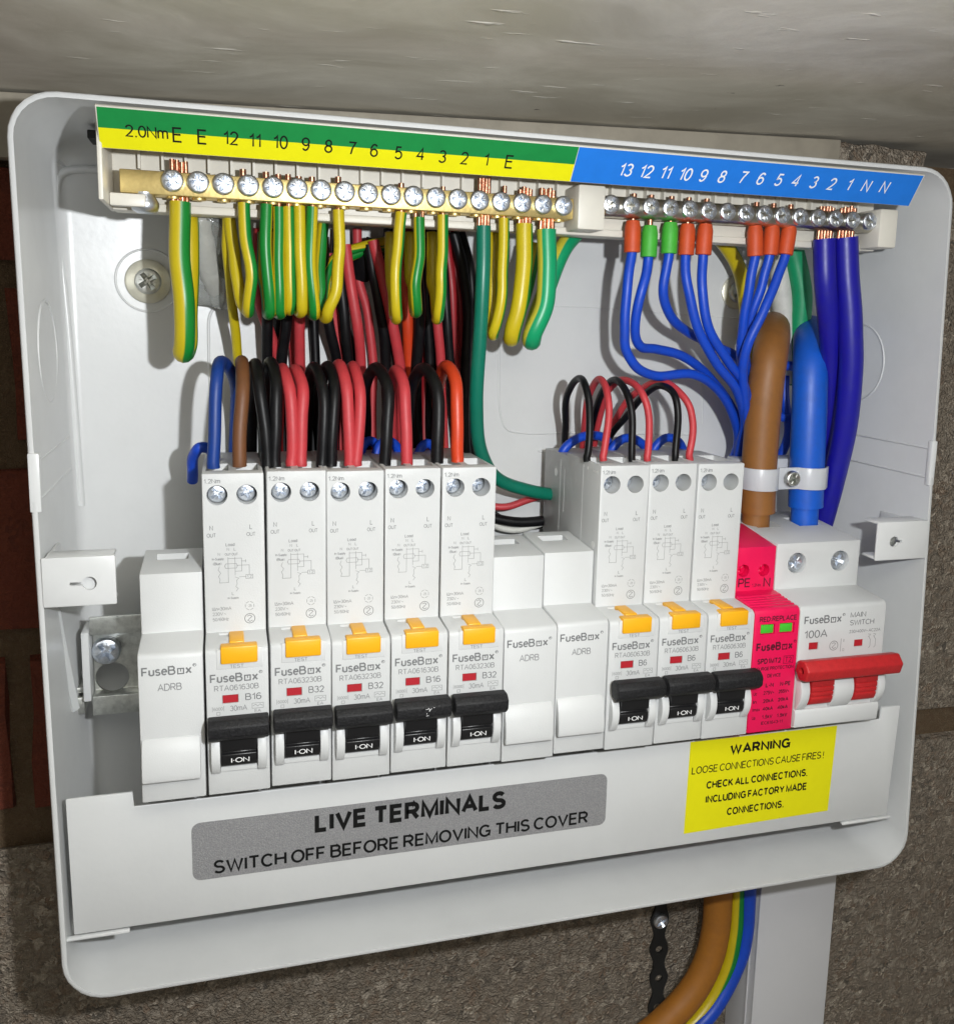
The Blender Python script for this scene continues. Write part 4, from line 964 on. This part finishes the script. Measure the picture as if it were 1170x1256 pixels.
# breaker output wires: arch out of the terminal, over and down behind, then up to the cable entry
TD = -26.0
def arch(label, entry, up, top, back, rise, rad, material, group):
    ue, ve = entry
    pts = [(ue, ve+8, TD), (ue, ve, TD)]+[(a, b_, TD-0.5-(3 if k else 0)) for k, (a, b_) in enumerate(up)]
    ut, vt = top
    pts += [(ut, vt, -41)]
    ub, vb = back
    pts += [(ub, vb, -57), (ub, vb+45, -69), (ub, 575, -74.2), (ub+1, 600, -75.5)]
    if rise:
        a0 = rise[0]
        pts += [(a0[0], 590, -76.3), (a0[0], 520, -75)]+[(a, b_, c) for a, b_, c in rise]
    return wire(label, pts, rad, material, 'output_wire', group=group, sub=6)
GA = 'output wires arching over the left group of breakers'
arch('dark blue wire arching from the first breaker terminal marked N', (262, 566), [(263, 510), (266, 460)], (273, 443), (288, 470), None, 1.93, 'pvc_deep_blue', GA)
arch('brown wire rising from the first breaker beside the dark blue arch', (294, 564), [(294, 520), (298, 475)], (297, 444), (297, 460), None, 2.15, 'pvc_dull_brown', GA)
arch('black wire, left of the touching black pair on the second breaker', (328, 565), [(324, 520), (318, 470)], (313, 446), (309, 475), [(327, 450, -70), (328, 390, -64), (327, 330, -62), (330, 280, -62)], 1.93, 'pvc_black', GA)
arch('black wire, right of the touching black pair on the second breaker', (337, 564), [(339, 515), (338, 470)], (332, 444), (327, 475), [(346, 450, -70), (351, 395, -64), (352, 340, -62), (350, 280, -62)], 1.93, 'pvc_black', GA)
arch('red wire, left of the touching red pair on the second breaker', (358, 563), [(358, 515), (354, 470)], (346, 452), (342, 480), [(340, 450, -73), (330, 405, -68), (319, 370, -66), (316, 320, -64), (318, 280, -62)], 1.93, 'pvc_red', GA)
arch('red wire, right of the touching red pair on the second breaker', (369, 563), [(371, 515), (370, 475)], (362, 453), (358, 480), [(369, 450, -70), (367, 400, -64), (370, 350, -62), (372, 280, -62)], 1.93, 'pvc_red', GA)
arch('black wire, left of the black pair on the third breaker', (395, 564), [(397, 515), (396, 475)], (385, 450), (377, 480), [(413, 450, -72), (405, 405, -66), (399, 360, -64), (397, 290, -62)], 1.87, 'pvc_black', GA)
arch('black wire, right of the black pair on the third breaker', (406, 564), [(409, 515), (411, 475)], (401, 449), (394, 480), [(428, 450, -71), (424, 400, -66), (419, 355, -65), (420, 300, -66)], 1.87, 'pvc_black', GA)
arch('red wire, left of the touching red pair on the third breaker', (429, 563), [(428, 515), (424, 470)], (415, 447), (409, 475), [(443, 450, -70), (439, 400, -64), (430, 350, -63), (424, 300, -64)], 1.93, 'pvc_red', GA)
arch('red wire, right of the touching red pair on the third breaker', (437, 563), [(441, 515), (441, 475)], (433, 449), (427, 475), [(418, 450, -75), (412, 400, -72), (405, 360, -70), (403, 310, -68)], 1.87, 'pvc_red', GA)
arch('black wire bowing left from the fourth breaker', (472, 563), [(476, 520), (475, 475)], (461, 451), (449, 475), [(474, 450, -71), (470, 400, -66), (460, 350, -65), (452, 300, -66)], 1.98, 'pvc_black', GA)
arch('red wire leaning out of the fourth breaker', (499, 562), [(498, 515), (495, 475)], (486, 454), (480, 478), [(492, 455, -70), (481, 395, -64), (470, 345, -63), (458, 295, -64)], 1.98, 'pvc_red', GA)
arch('glossy black wire with wide arch on the fifth breaker', (536, 560), [(538, 515), (535, 475)], (519, 452), (504, 480), [(511, 450, -71), (515, 395, -65), (513, 350, -63), (508, 290, -63)], 2.15, 'pvc_black', GA)
arch('orange red wire arching from the fifth breaker', (561, 559), [(561, 515), (559, 472)], (548, 449), (538, 475), [(503, 450, -73), (500, 395, -68), (494, 345, -67), (487, 295, -68)], 2.15, 'pvc_orange', GA)
GBk = 'wires rising behind the left group of breakers'
wire('black wire rising behind the glossy black arch of the fifth breaker', [(530, 590, -76), (528, 520, -74), (527, 450, -71), (525, 395, -68), (522, 340, -67), (520, 290, -67)], 1.75, 'pvc_black', 'rising_wire', group=GBk)
wire('red wire rising behind the orange red arch', [(546, 590, -76), (543, 510, -74), (541, 450, -70), (536, 395, -66), (531, 345, -65), (528, 290, -66)], 1.8, 'pvc_red', 'rising_wire', group=GBk)
wire('black wire rising just right of the orange red arch', [(562, 590, -76), (557, 510, -74), (553, 450, -70), (548, 395, -67), (545, 340, -67), (540, 285, -68)], 1.75, 'pvc_black', 'rising_wire', group=GBk)
wire('dark red wire rising beside the thick black wires left of the teal cable', [(566, 600, -77), (562, 500, -76), (558, 430, -73), (555, 370, -70), (549, 310, -70), (545, 280, -70)], 1.75, 'pvc_dark_red', 'rising_wire', group=GBk)
GD = 'deepest layer of rising wires behind the left breakers'
for k, (ua, ub, m_) in enumerate(((336, 340, 'pvc_black'), (360, 358, 'pvc_red'), (384, 380, 'pvc_black'), (436, 412, 'pvc_black'), (456, 440, 'pvc_red'), (484, 474, 'pvc_black'), (520, 502, 'pvc_dark_red'), (534, 532, 'pvc_black'), (564, 560, 'pvc_dark_red'))):
    wire('%s wire in the deepest layer of the tangle behind the left breakers' % {'pvc_black': 'black', 'pvc_red': 'red', 'pvc_dark_red': 'dark red'}[m_],
         [(ua, 600, -77), (ua, 520, -77), (ua+2, 450, -76.5), ((ua+ub)/2+3*(-1)**k, 390, -75), (ub, 340, -74), (ub-2*(-1)**k, 280, -73)], 1.7, m_, 'rising_wire', group=GD)
GK = 'black wires bunched left of the teal cable'
for k, (du, dd) in enumerate(((0, 0), (8, -4))):
    wire(('black wire curving down beside the teal earth cable, in front of its twin', 'black wire curving down behind its twin, closest to the teal earth cable')[k], [(556+du, 284, -68+dd), (566+du, 320, -68+dd), (573+du, 370, -69+dd), (572+du, 440, -70+dd), (570+du, 510, -72+dd), (574+du, 580, -73+dd), (590+du, 626, -71+dd), (630, 640+3*k, -70+dd), (690, 636+3*k, -70+dd)], 2.0, 'pvc_black', 'rising_wire', group=GK)
wire('red wire crossing behind the blank modules towards the B6 breakers', [(556, 560, -76), (585, 612, -72), (615, 622, -70), (650, 612, -70), (690, 600, -70)], 1.4, 'pvc_red', 'rising_wire', group=GBk)
wire('white wire sagging behind the blank modules', [(570, 600, -75), (600, 640, -72), (630, 650, -71), (670, 640, -72)], 1.4, 'pvc_white', 'rising_wire', group=GBk)
# blue supply leads behind the breakers
for lb, pts in (('blue supply lead curling over the left shoulder of the first breaker', [(236, 590, -50), (238, 560, -44), (245, 549, -40), (258, 552, -44), (268, 575, -54)]),
                ('blue supply lead peeping out behind the third breaker', [(436, 580, -60), (446, 546, -62), (455, 541, -64), (464, 552, -66), (466, 580, -66)]),
                ('blue supply lead peeping out behind the fourth breaker', [(456, 580, -58), (466, 546, -60), (477, 541, -62), (488, 552, -64), (490, 580, -64)]),
                ('blue supply lead peeping out behind the fifth breaker', [(508, 580, -58), (516, 550, -60), (525, 544, -62), (536, 556, -64), (538, 580, -64)]),
                ('blue supply lead looping behind the first B6 breaker', [(684, 575, -60), (690, 555, -58), (704, 540, -58), (725, 534, -60), (745, 540, -64), (752, 570, -66)]),
                ('blue supply lead looping behind the second B6 breaker', [(744, 575, -60), (750, 550, -58), (765, 538, -58), (784, 541, -60), (796, 560, -64), (798, 580, -66)]),
                ('blue supply lead looping behind the third B6 breaker', [(796, 575, -60), (803, 549, -58), (818, 537, -58), (832, 542, -60), (840, 562, -64), (842, 580, -66)])):
    wire(lb, pts, 1.75, 'pvc_blue', 'supply_lead', group='blue supply leads behind the breakers')
# thin twin wires of the three B6 breakers
GC = 'thin red and black wires arching over the B6 breakers'
def arch2(label, pts, m_): return wire(label, [(pts[0][0], pts[0][1]+9, pts[0][2])]+pts, 1.3, m_, 'output_wire', group=GC)
arch2('thin black wire making a narrow arch on the first B6 breaker', [(720, 557, TD), (723, 510, TD-2), (720, 475, -32), (709, 464, -42), (697, 480, -52), (694, 510, -60), (692, 545, -68), (692, 580, -74)], 'pvc_black')
arch2('thin red wire arching on the first B6 breaker', [(740, 556, TD), (746, 515, TD-2), (746, 485, -31), (736, 465, -40), (724, 480, -52), (717, 520, -62), (714, 560, -71), (714, 590, -75)], 'pvc_red')
arch2('thin black wire arching on the second B6 breaker', [(775, 557, TD), (775, 515, TD-2), (770, 485, -31), (756, 466, -42), (742, 474, -52), (730, 505, -62), (722, 550, -71), (720, 590, -75)], 'pvc_black')
arch2('thin red wire arching on the second B6 breaker', [(794, 556, TD), (796, 515, TD-2), (788, 482, -31), (766, 466, -42), (750, 474, -52), (738, 500, -62), (728, 550, -71), (726, 590, -76)], 'pvc_red')
arch2('thin black wire with wide arch on the third B6 breaker', [(828, 556, TD), (832, 515, TD-2), (827, 485, -31), (811, 473, -40), (793, 482, -50), (770, 508, -60), (746, 540, -68), (738, 585, -75)], 'pvc_black')
arch2('thin red wire with the widest arch on the third B6 breaker', [(846, 556, TD), (849, 518, TD-2), (840, 488, -31), (814, 468, -42), (790, 474, -52), (768, 495, -62), (744, 540, -70), (734, 585, -76)], 'pvc_red')
# neutral wires
ND = -32.2
GN = 'blue neutral wires under the nickel bar'
def neutral(label, fer, pts, ftop):
    u0, v0 = ftop
    return wire(label, [(u0, v0, ND)]+pts, 1.75, 'pvc_blue', 'neutral_wire', ferrule=('ferrule_'+fer, 2.85), group=GN)
neutral('blue wire with orange ferrule below neutral 13, making the lowest sweep to the right', 'orange', [(775, 310, ND), (769, 350, ND+1), (766, 400, ND), (768, 428, ND-2), (780, 450, ND-4), (805, 461, ND-7), (850, 459, ND-10), (880, 478, ND-14), (903, 520, ND-20), (904, 548, -60), (890, 575, -70), (876, 600, -75)], (776, 275))
neutral('blue wire with green ferrule below neutral 12, bending right above the lowest sweep', 'green', [(795, 318, ND), (787, 355, ND+1), (779, 400, ND-2), (784, 424, ND-5), (805, 428, ND-9), (838, 437, ND-12), (872, 465, ND-16), (900, 505, ND-22), (908, 540, -60), (900, 575, -70), (890, 600, -75)], (797, 281))
neutral('blue wire with green ferrule below neutral 11, tucked behind its neighbour', 'green', [(820, 313, ND), (814, 350, ND-1), (820, 384, ND-5), (843, 407, ND-12), (880, 425, ND-20), (905, 440, ND-24), (918, 480, -62), (916, 560, -70)], (822, 277))
neutral('blue wire with orange ferrule below neutral 10, falling in a long diagonal', 'orange', [(841, 315, ND), (843, 354, ND+1), (857, 405, ND), (880, 446, ND-3), (903, 480, ND-8), (913, 520, ND-16), (906, 555, ND-26), (894, 600, -72)], (843, 279))
neutral('blue wire with orange ferrule below neutral 9, falling to the brown tail', 'orange', [(862, 315, ND), (861, 354, ND+1), (870, 404, ND), (893, 443, ND-3), (913, 473, ND-8), (920, 520, ND-16), (912, 560, ND-26), (902, 600, -72)], (865, 279))
neutral('blue wire with orange ferrule dropping almost straight behind the others, left of the brown tail', 'orange', [(926, 315, ND), (919, 350, ND), (912, 395, ND-3), (909, 430, ND-7), (912, 470, ND-14), (922, 530, ND-24), (925, 600, -70)], (926, 281))
neutral('blue wire with orange ferrule between those of its neighbours marked 6 and 4', 'orange', [(944, 315, ND), (935, 345, ND-1), (922, 385, ND-4), (915, 425, ND-9), (918, 470, ND-18), (930, 530, -62), (932, 600, -72)], (947, 280))
neutral('blue wire with orange ferrule below neutral 4, crossing in front of the brown tail', 'orange', [(962, 315, ND), (953, 343, ND+1), (938, 377, ND+2), (921, 413, ND+1), (912, 445, ND-2), (913, 490, ND-9), (918, 540, ND-18), (912, 600, -70)], (968, 280))
GT = 'thick navy neutral cables at the end of the nickel bar'
wire('thick navy cable, the inner one beside the blue tail', [(1011, 293, ND), (1012, 345, ND), (1017, 400, ND-4), (1020, 450, ND-9), (1014, 520, ND-17), (1003, 590, -58), (995, 660, -64)], 4.1, 'pvc_navy', 'neutral_cable', conductor=(5, .75, 186.0), group=GT)
wire('thick navy cable, the outer one bowing right beside the side wall', [(1037, 291, ND+1), (1039, 345, ND+1), (1043, 400, ND+1), (1044, 450, ND), (1037, 520, ND-4), (1022, 590, ND-12), (1006, 650, ND-20), (990, 700, -60)], 4.5, 'pvc_navy', 'neutral_cable', conductor=(5, .8, 186.0), group=GT)
GZ = 'blue wire loops between the two meter tails'
for lb, pts in (('blue wire loop crossing between the tails near their tops', [(938, 470, -62), (955, 452, -60), (972, 449, -60), (990, 470, -64), (992, 540, -70)]),
                ('blue wire crossing between the tails above the white clamp', [(940, 500, -66), (960, 512, -64), (980, 508, -64), (998, 520, -68)]),
                ('blue wire hanging behind the gap between the tails', [(966, 430, -70), (962, 480, -66), (967, 530, -64), (958, 558, -66), (945, 575, -70)])):
    wire(lb, pts, 1.9, 'pvc_blue', 'neutral_wire', group=GZ)
# meter tails
TL = -42.0
def tail(label, material, pts, rad, core_r, core):
    P = [at(*p) for p in pts]; o0 = P[0]; t = thing('meter_tail', label, 'cable', o0)
    sm = smooth_path(P, 8)
    under(MB().tube(sm, rad, 20).build('sheath', material, sharp=60, origin=o0), t)
    cp = [at(*p) for p in core]
    under(MB().tube(smooth_path(cp, 4), core_r, 18).build('core', material, sharp=60, origin=o0), t)
    return t
tail('thick brown meter tail rising from the main switch and bending to the back', 'pvc_brown', [(929, 628, TL), (930, 590, TL), (934, 530, TL), (939, 475, TL), (944, 438, TL-2), (947, 418, TL-8), (948, 406, TL-17), (948, 402, -70), (948, 402, -78)], 6.7, 5.3, [(928, 600, TL), (927, 630, TL), (925, 668, TL)])
tail('thick bright blue meter tail rising from the main switch beside the brown one', 'pvc_bright_blue', [(988, 621, TL), (989, 590, TL), (991, 540, TL), (993, 485, TL-1), (994, 445, TL-4), (994, 424, TL-11), (994, 412, TL-20), (995, 407, -70), (995, 406, -78)], 6.7, 5.3, [(988, 600, TL), (987, 626, TL), (985, 662, TL)])
cl = thing('tail_clamp', 'translucent white plastic clamp strapped across the brown and blue tails', 'clamp', at(971, 588, -36))
O = at(971, 588, -36); zc = O[2]
xb1, xb2 = at(930, 592, TL)[0], at(989, 588, TL)[0]
def strap_profile():
    pts = []; R_ = 7.1
    pts += [(xb1-R_-1.5, -50)]
    for i in range(13):
        a = math.pi-math.pi*i/12*0.86; pts.append((xb1+R_*math.cos(a), TL+R_*math.sin(a)))
    for i in range(13):
        a = math.pi*0.86-math.pi*i/12*0.72; pts.append((xb2+R_*math.cos(a), TL+R_*math.sin(a)))
    pts += [(xb2+R_+0.6, -40.0), (xb2+R_+0.6, -43.0)]
    return pts
sp_ = strap_profile(); vs_ = []; fs = []
for (x, d) in sp_:
    for dd, z in ((0, zc-4.2), (0, zc+4.2), (0.9, zc+4.2), (0.9, zc-4.2)): vs_.append((x, d+dd, z))
for i in range(len(sp_)-1):
    for k in range(4): fs.append((i*4+k, i*4+(k+1) % 4, (i+1)*4+(k+1) % 4, (i+1)*4+k))
fs += [(0, 1, 2, 3), tuple((len(sp_)-1)*4+k for k in (3, 2, 1, 0))]
under(MB().add(vs_, fs).build('strap', 'nylon', bevel=0.25, sharp=40), cl)
q = screw(cl, O[0], -36.5, zc+0.3, 3.1, 2.2, 'clamp_screw', 'zinc', 0.2); q.location -= Vector(cl.location)
under(MB().box(xb1-4, xb2+6, -60, -49.5, zc-5, zc+6).build('clamp_base', 'nylon', bevel=0.5), cl)
# translucent sealant blob at the cable entry
bm = MB(); rd = random.Random(21)
pts = [at(246, 262, -52), at(248, 290, -56), at(256, 325, -62), at(268, 352, -70), at(276, 362, -76)]
sm = smooth_path(pts, 5)
tag(MB().tube(sm, [3.4+1.4*i/len(sm)+rd.uniform(-.35, .35) for i in range(len(sm))], 14).build('sealant_blob', 'filler', sharp=80, origin=pts[0]), 'glistening clear sealant and film behind the second earth terminal', 'sealant')
film = MB(); rd = random.Random(4); W_, H_ = 6, 9; g = []
for iz in range(H_+1):
    for ix in range(W_+1):
        a = at(240+ix*7.5+rd.uniform(-2, 2)-(iz > 6)*4, 262+iz*12+rd.uniform(-3, 3)+ix*1.5, -50-2.2*iz+rd.uniform(-2.2, 2.2)); g.append(a)
fs = [(r_*(W_+1)+c, r_*(W_+1)+c+1, (r_+1)*(W_+1)+c+1, (r_+1)*(W_+1)+c) for r_ in range(H_) for c in range(W_)]
fo = tag(film.add(g, fs).build('plastic_film', 'clear_film', sharp=25), 'crumpled clear plastic film hanging behind the second earth terminal', 'film')
md = fo.modifiers.new('thickness', 'SOLIDIFY'); md.thickness = 0.0002
wire('dark grey cable sheath end standing behind the number 12 earth terminal', [(268, 268, -66), (270, 300, -68), (274, 345, -74)], 5.2, 'pvc_white', 'cable_sheath', cat='cable')
wire('pale sheathed cable dropping in behind the earth loop numbered 11', [(312, 268, -66), (311, 300, -69), (308, 336, -76)], 3.6, 'pvc_white', 'cable_sheath', cat='cable')
for k, (lb, pts) in enumerate((('black cable sheath end behind earth loops 4 and 3', [(522, 284, -64), (515, 305, -68), (505, 330, -76)]), ('black cable sheath end behind the earth wire below number 5', [(462, 300, -70), (450, 316, -72), (440, 336, -76)]))):
    wire(lb, pts, 4.5, 'pvc_black', 'cable_sheath', cat='cable')

# ================================================================ BELOW THE BOX
tr = thing('cable_trunking', 'white plastic cable trunking running down the wall under the fuse box', 'trunking', (272, -88, -300))
x0, x1 = 253.4, 293.2
for nm, mb in (('lid', MB().box(x0, x1, -67, -65.6, -320, -82)), ('side_wall', MB().box(x0+0.4, x0+1.8, -88.8, -67.1, -320, -82)), ('side_wall', MB().box(x1-1.8, x1-0.4, -88.8, -67.1, -320, -82))):
    under(mb.build(nm, 'trunking', bevel=0.5), tr)
under(MB().box(x0-0.3, x0+0.35, -72, -71, -320, -82).build('lid_seam', 'trunking'), tr)
GU = 'cables leaving under the fuse box'
def low(label, pts, rad, m_, ph=0.0, tw=0): return wire(label, pts, rad, m_, 'supply_cable', ph, group=GU, cat='cable', n=18, sub=9, twist=tw)
low('fat orange-brown cable sweeping out below the fuse box', [(881, 1030, -71), (881, 1095, -71), (878, 1140, -70), (868, 1180, -69), (850, 1215, -68), (822, 1247, -66), (785, 1278, -63), (735, 1305, -59)], 6.4, 'pvc_armour_brown')
low('green and yellow earth cable running beside the fat orange-brown one', [(905, 1030, -69), (905, 1095, -69), (902, 1140, -68), (893, 1185, -67), (876, 1222, -66), (850, 1256, -64), (810, 1290, -61), (760, 1320, -58)], 3.6, 'earth_even', 0.80)
low('blue cable running along the green and yellow one below the fuse box', [(918, 1030, -67), (918, 1095, -67), (916, 1135, -67), (909, 1172, -66), (894, 1208, -65), (870, 1245, -63), (830, 1285, -60)], 3.4, 'pvc_blue')
fb = thing('fixing_band', 'black perforated fixing band screwed to the block wall below the fuse box', 'band', at(809, 1115, -88))
pts = [at(812, 1108, -87.4), at(810, 1130, -87.4), at(809, 1163, -87.4), at(809, 1200, -87.2), at(807, 1240, -86.8), at(803, 1290, -86.4)]
zt_, zb_ = pts[0][2], pts[-1][2]; ol = []; N_ = 60
def cx_at(z):
    for a, b_ in zip(pts, pts[1:]):
        if a[2] >= z >= b_[2]: k = (a[2]-z)/(a[2]-b_[2]); return a[0]+(b_[0]-a[0])*k
    return pts[-1][0]
hole_z = [pts[1][2]-15.2*i for i in range(6)]
def hw(z): return 3.7+0.95*math.cos(2*math.pi*(z-pts[1][2])/15.2)
zs = [zt_-(zt_-zb_)*i/N_ for i in range(N_+1)]
ol = [(cx_at(z)-hw(z), z) for z in zs]+[(cx_at(z)+hw(z), z) for z in zs[::-1]]
o = MB().plate(ol, -89.0, -87.8).build('band', 'band_black')
c = MB()
for z in hole_z: c.cyl((cx_at(z), -92, z), (0, 1, 0), 1.9, 8, 20)
cut(o, c); under(o, fb)
q = screw(fb, pts[1][0], -87.8, pts[1][2], 3.6, 1.8, 'band_screw', 'steel', 0.5); q.location -= Vector(fb.location)
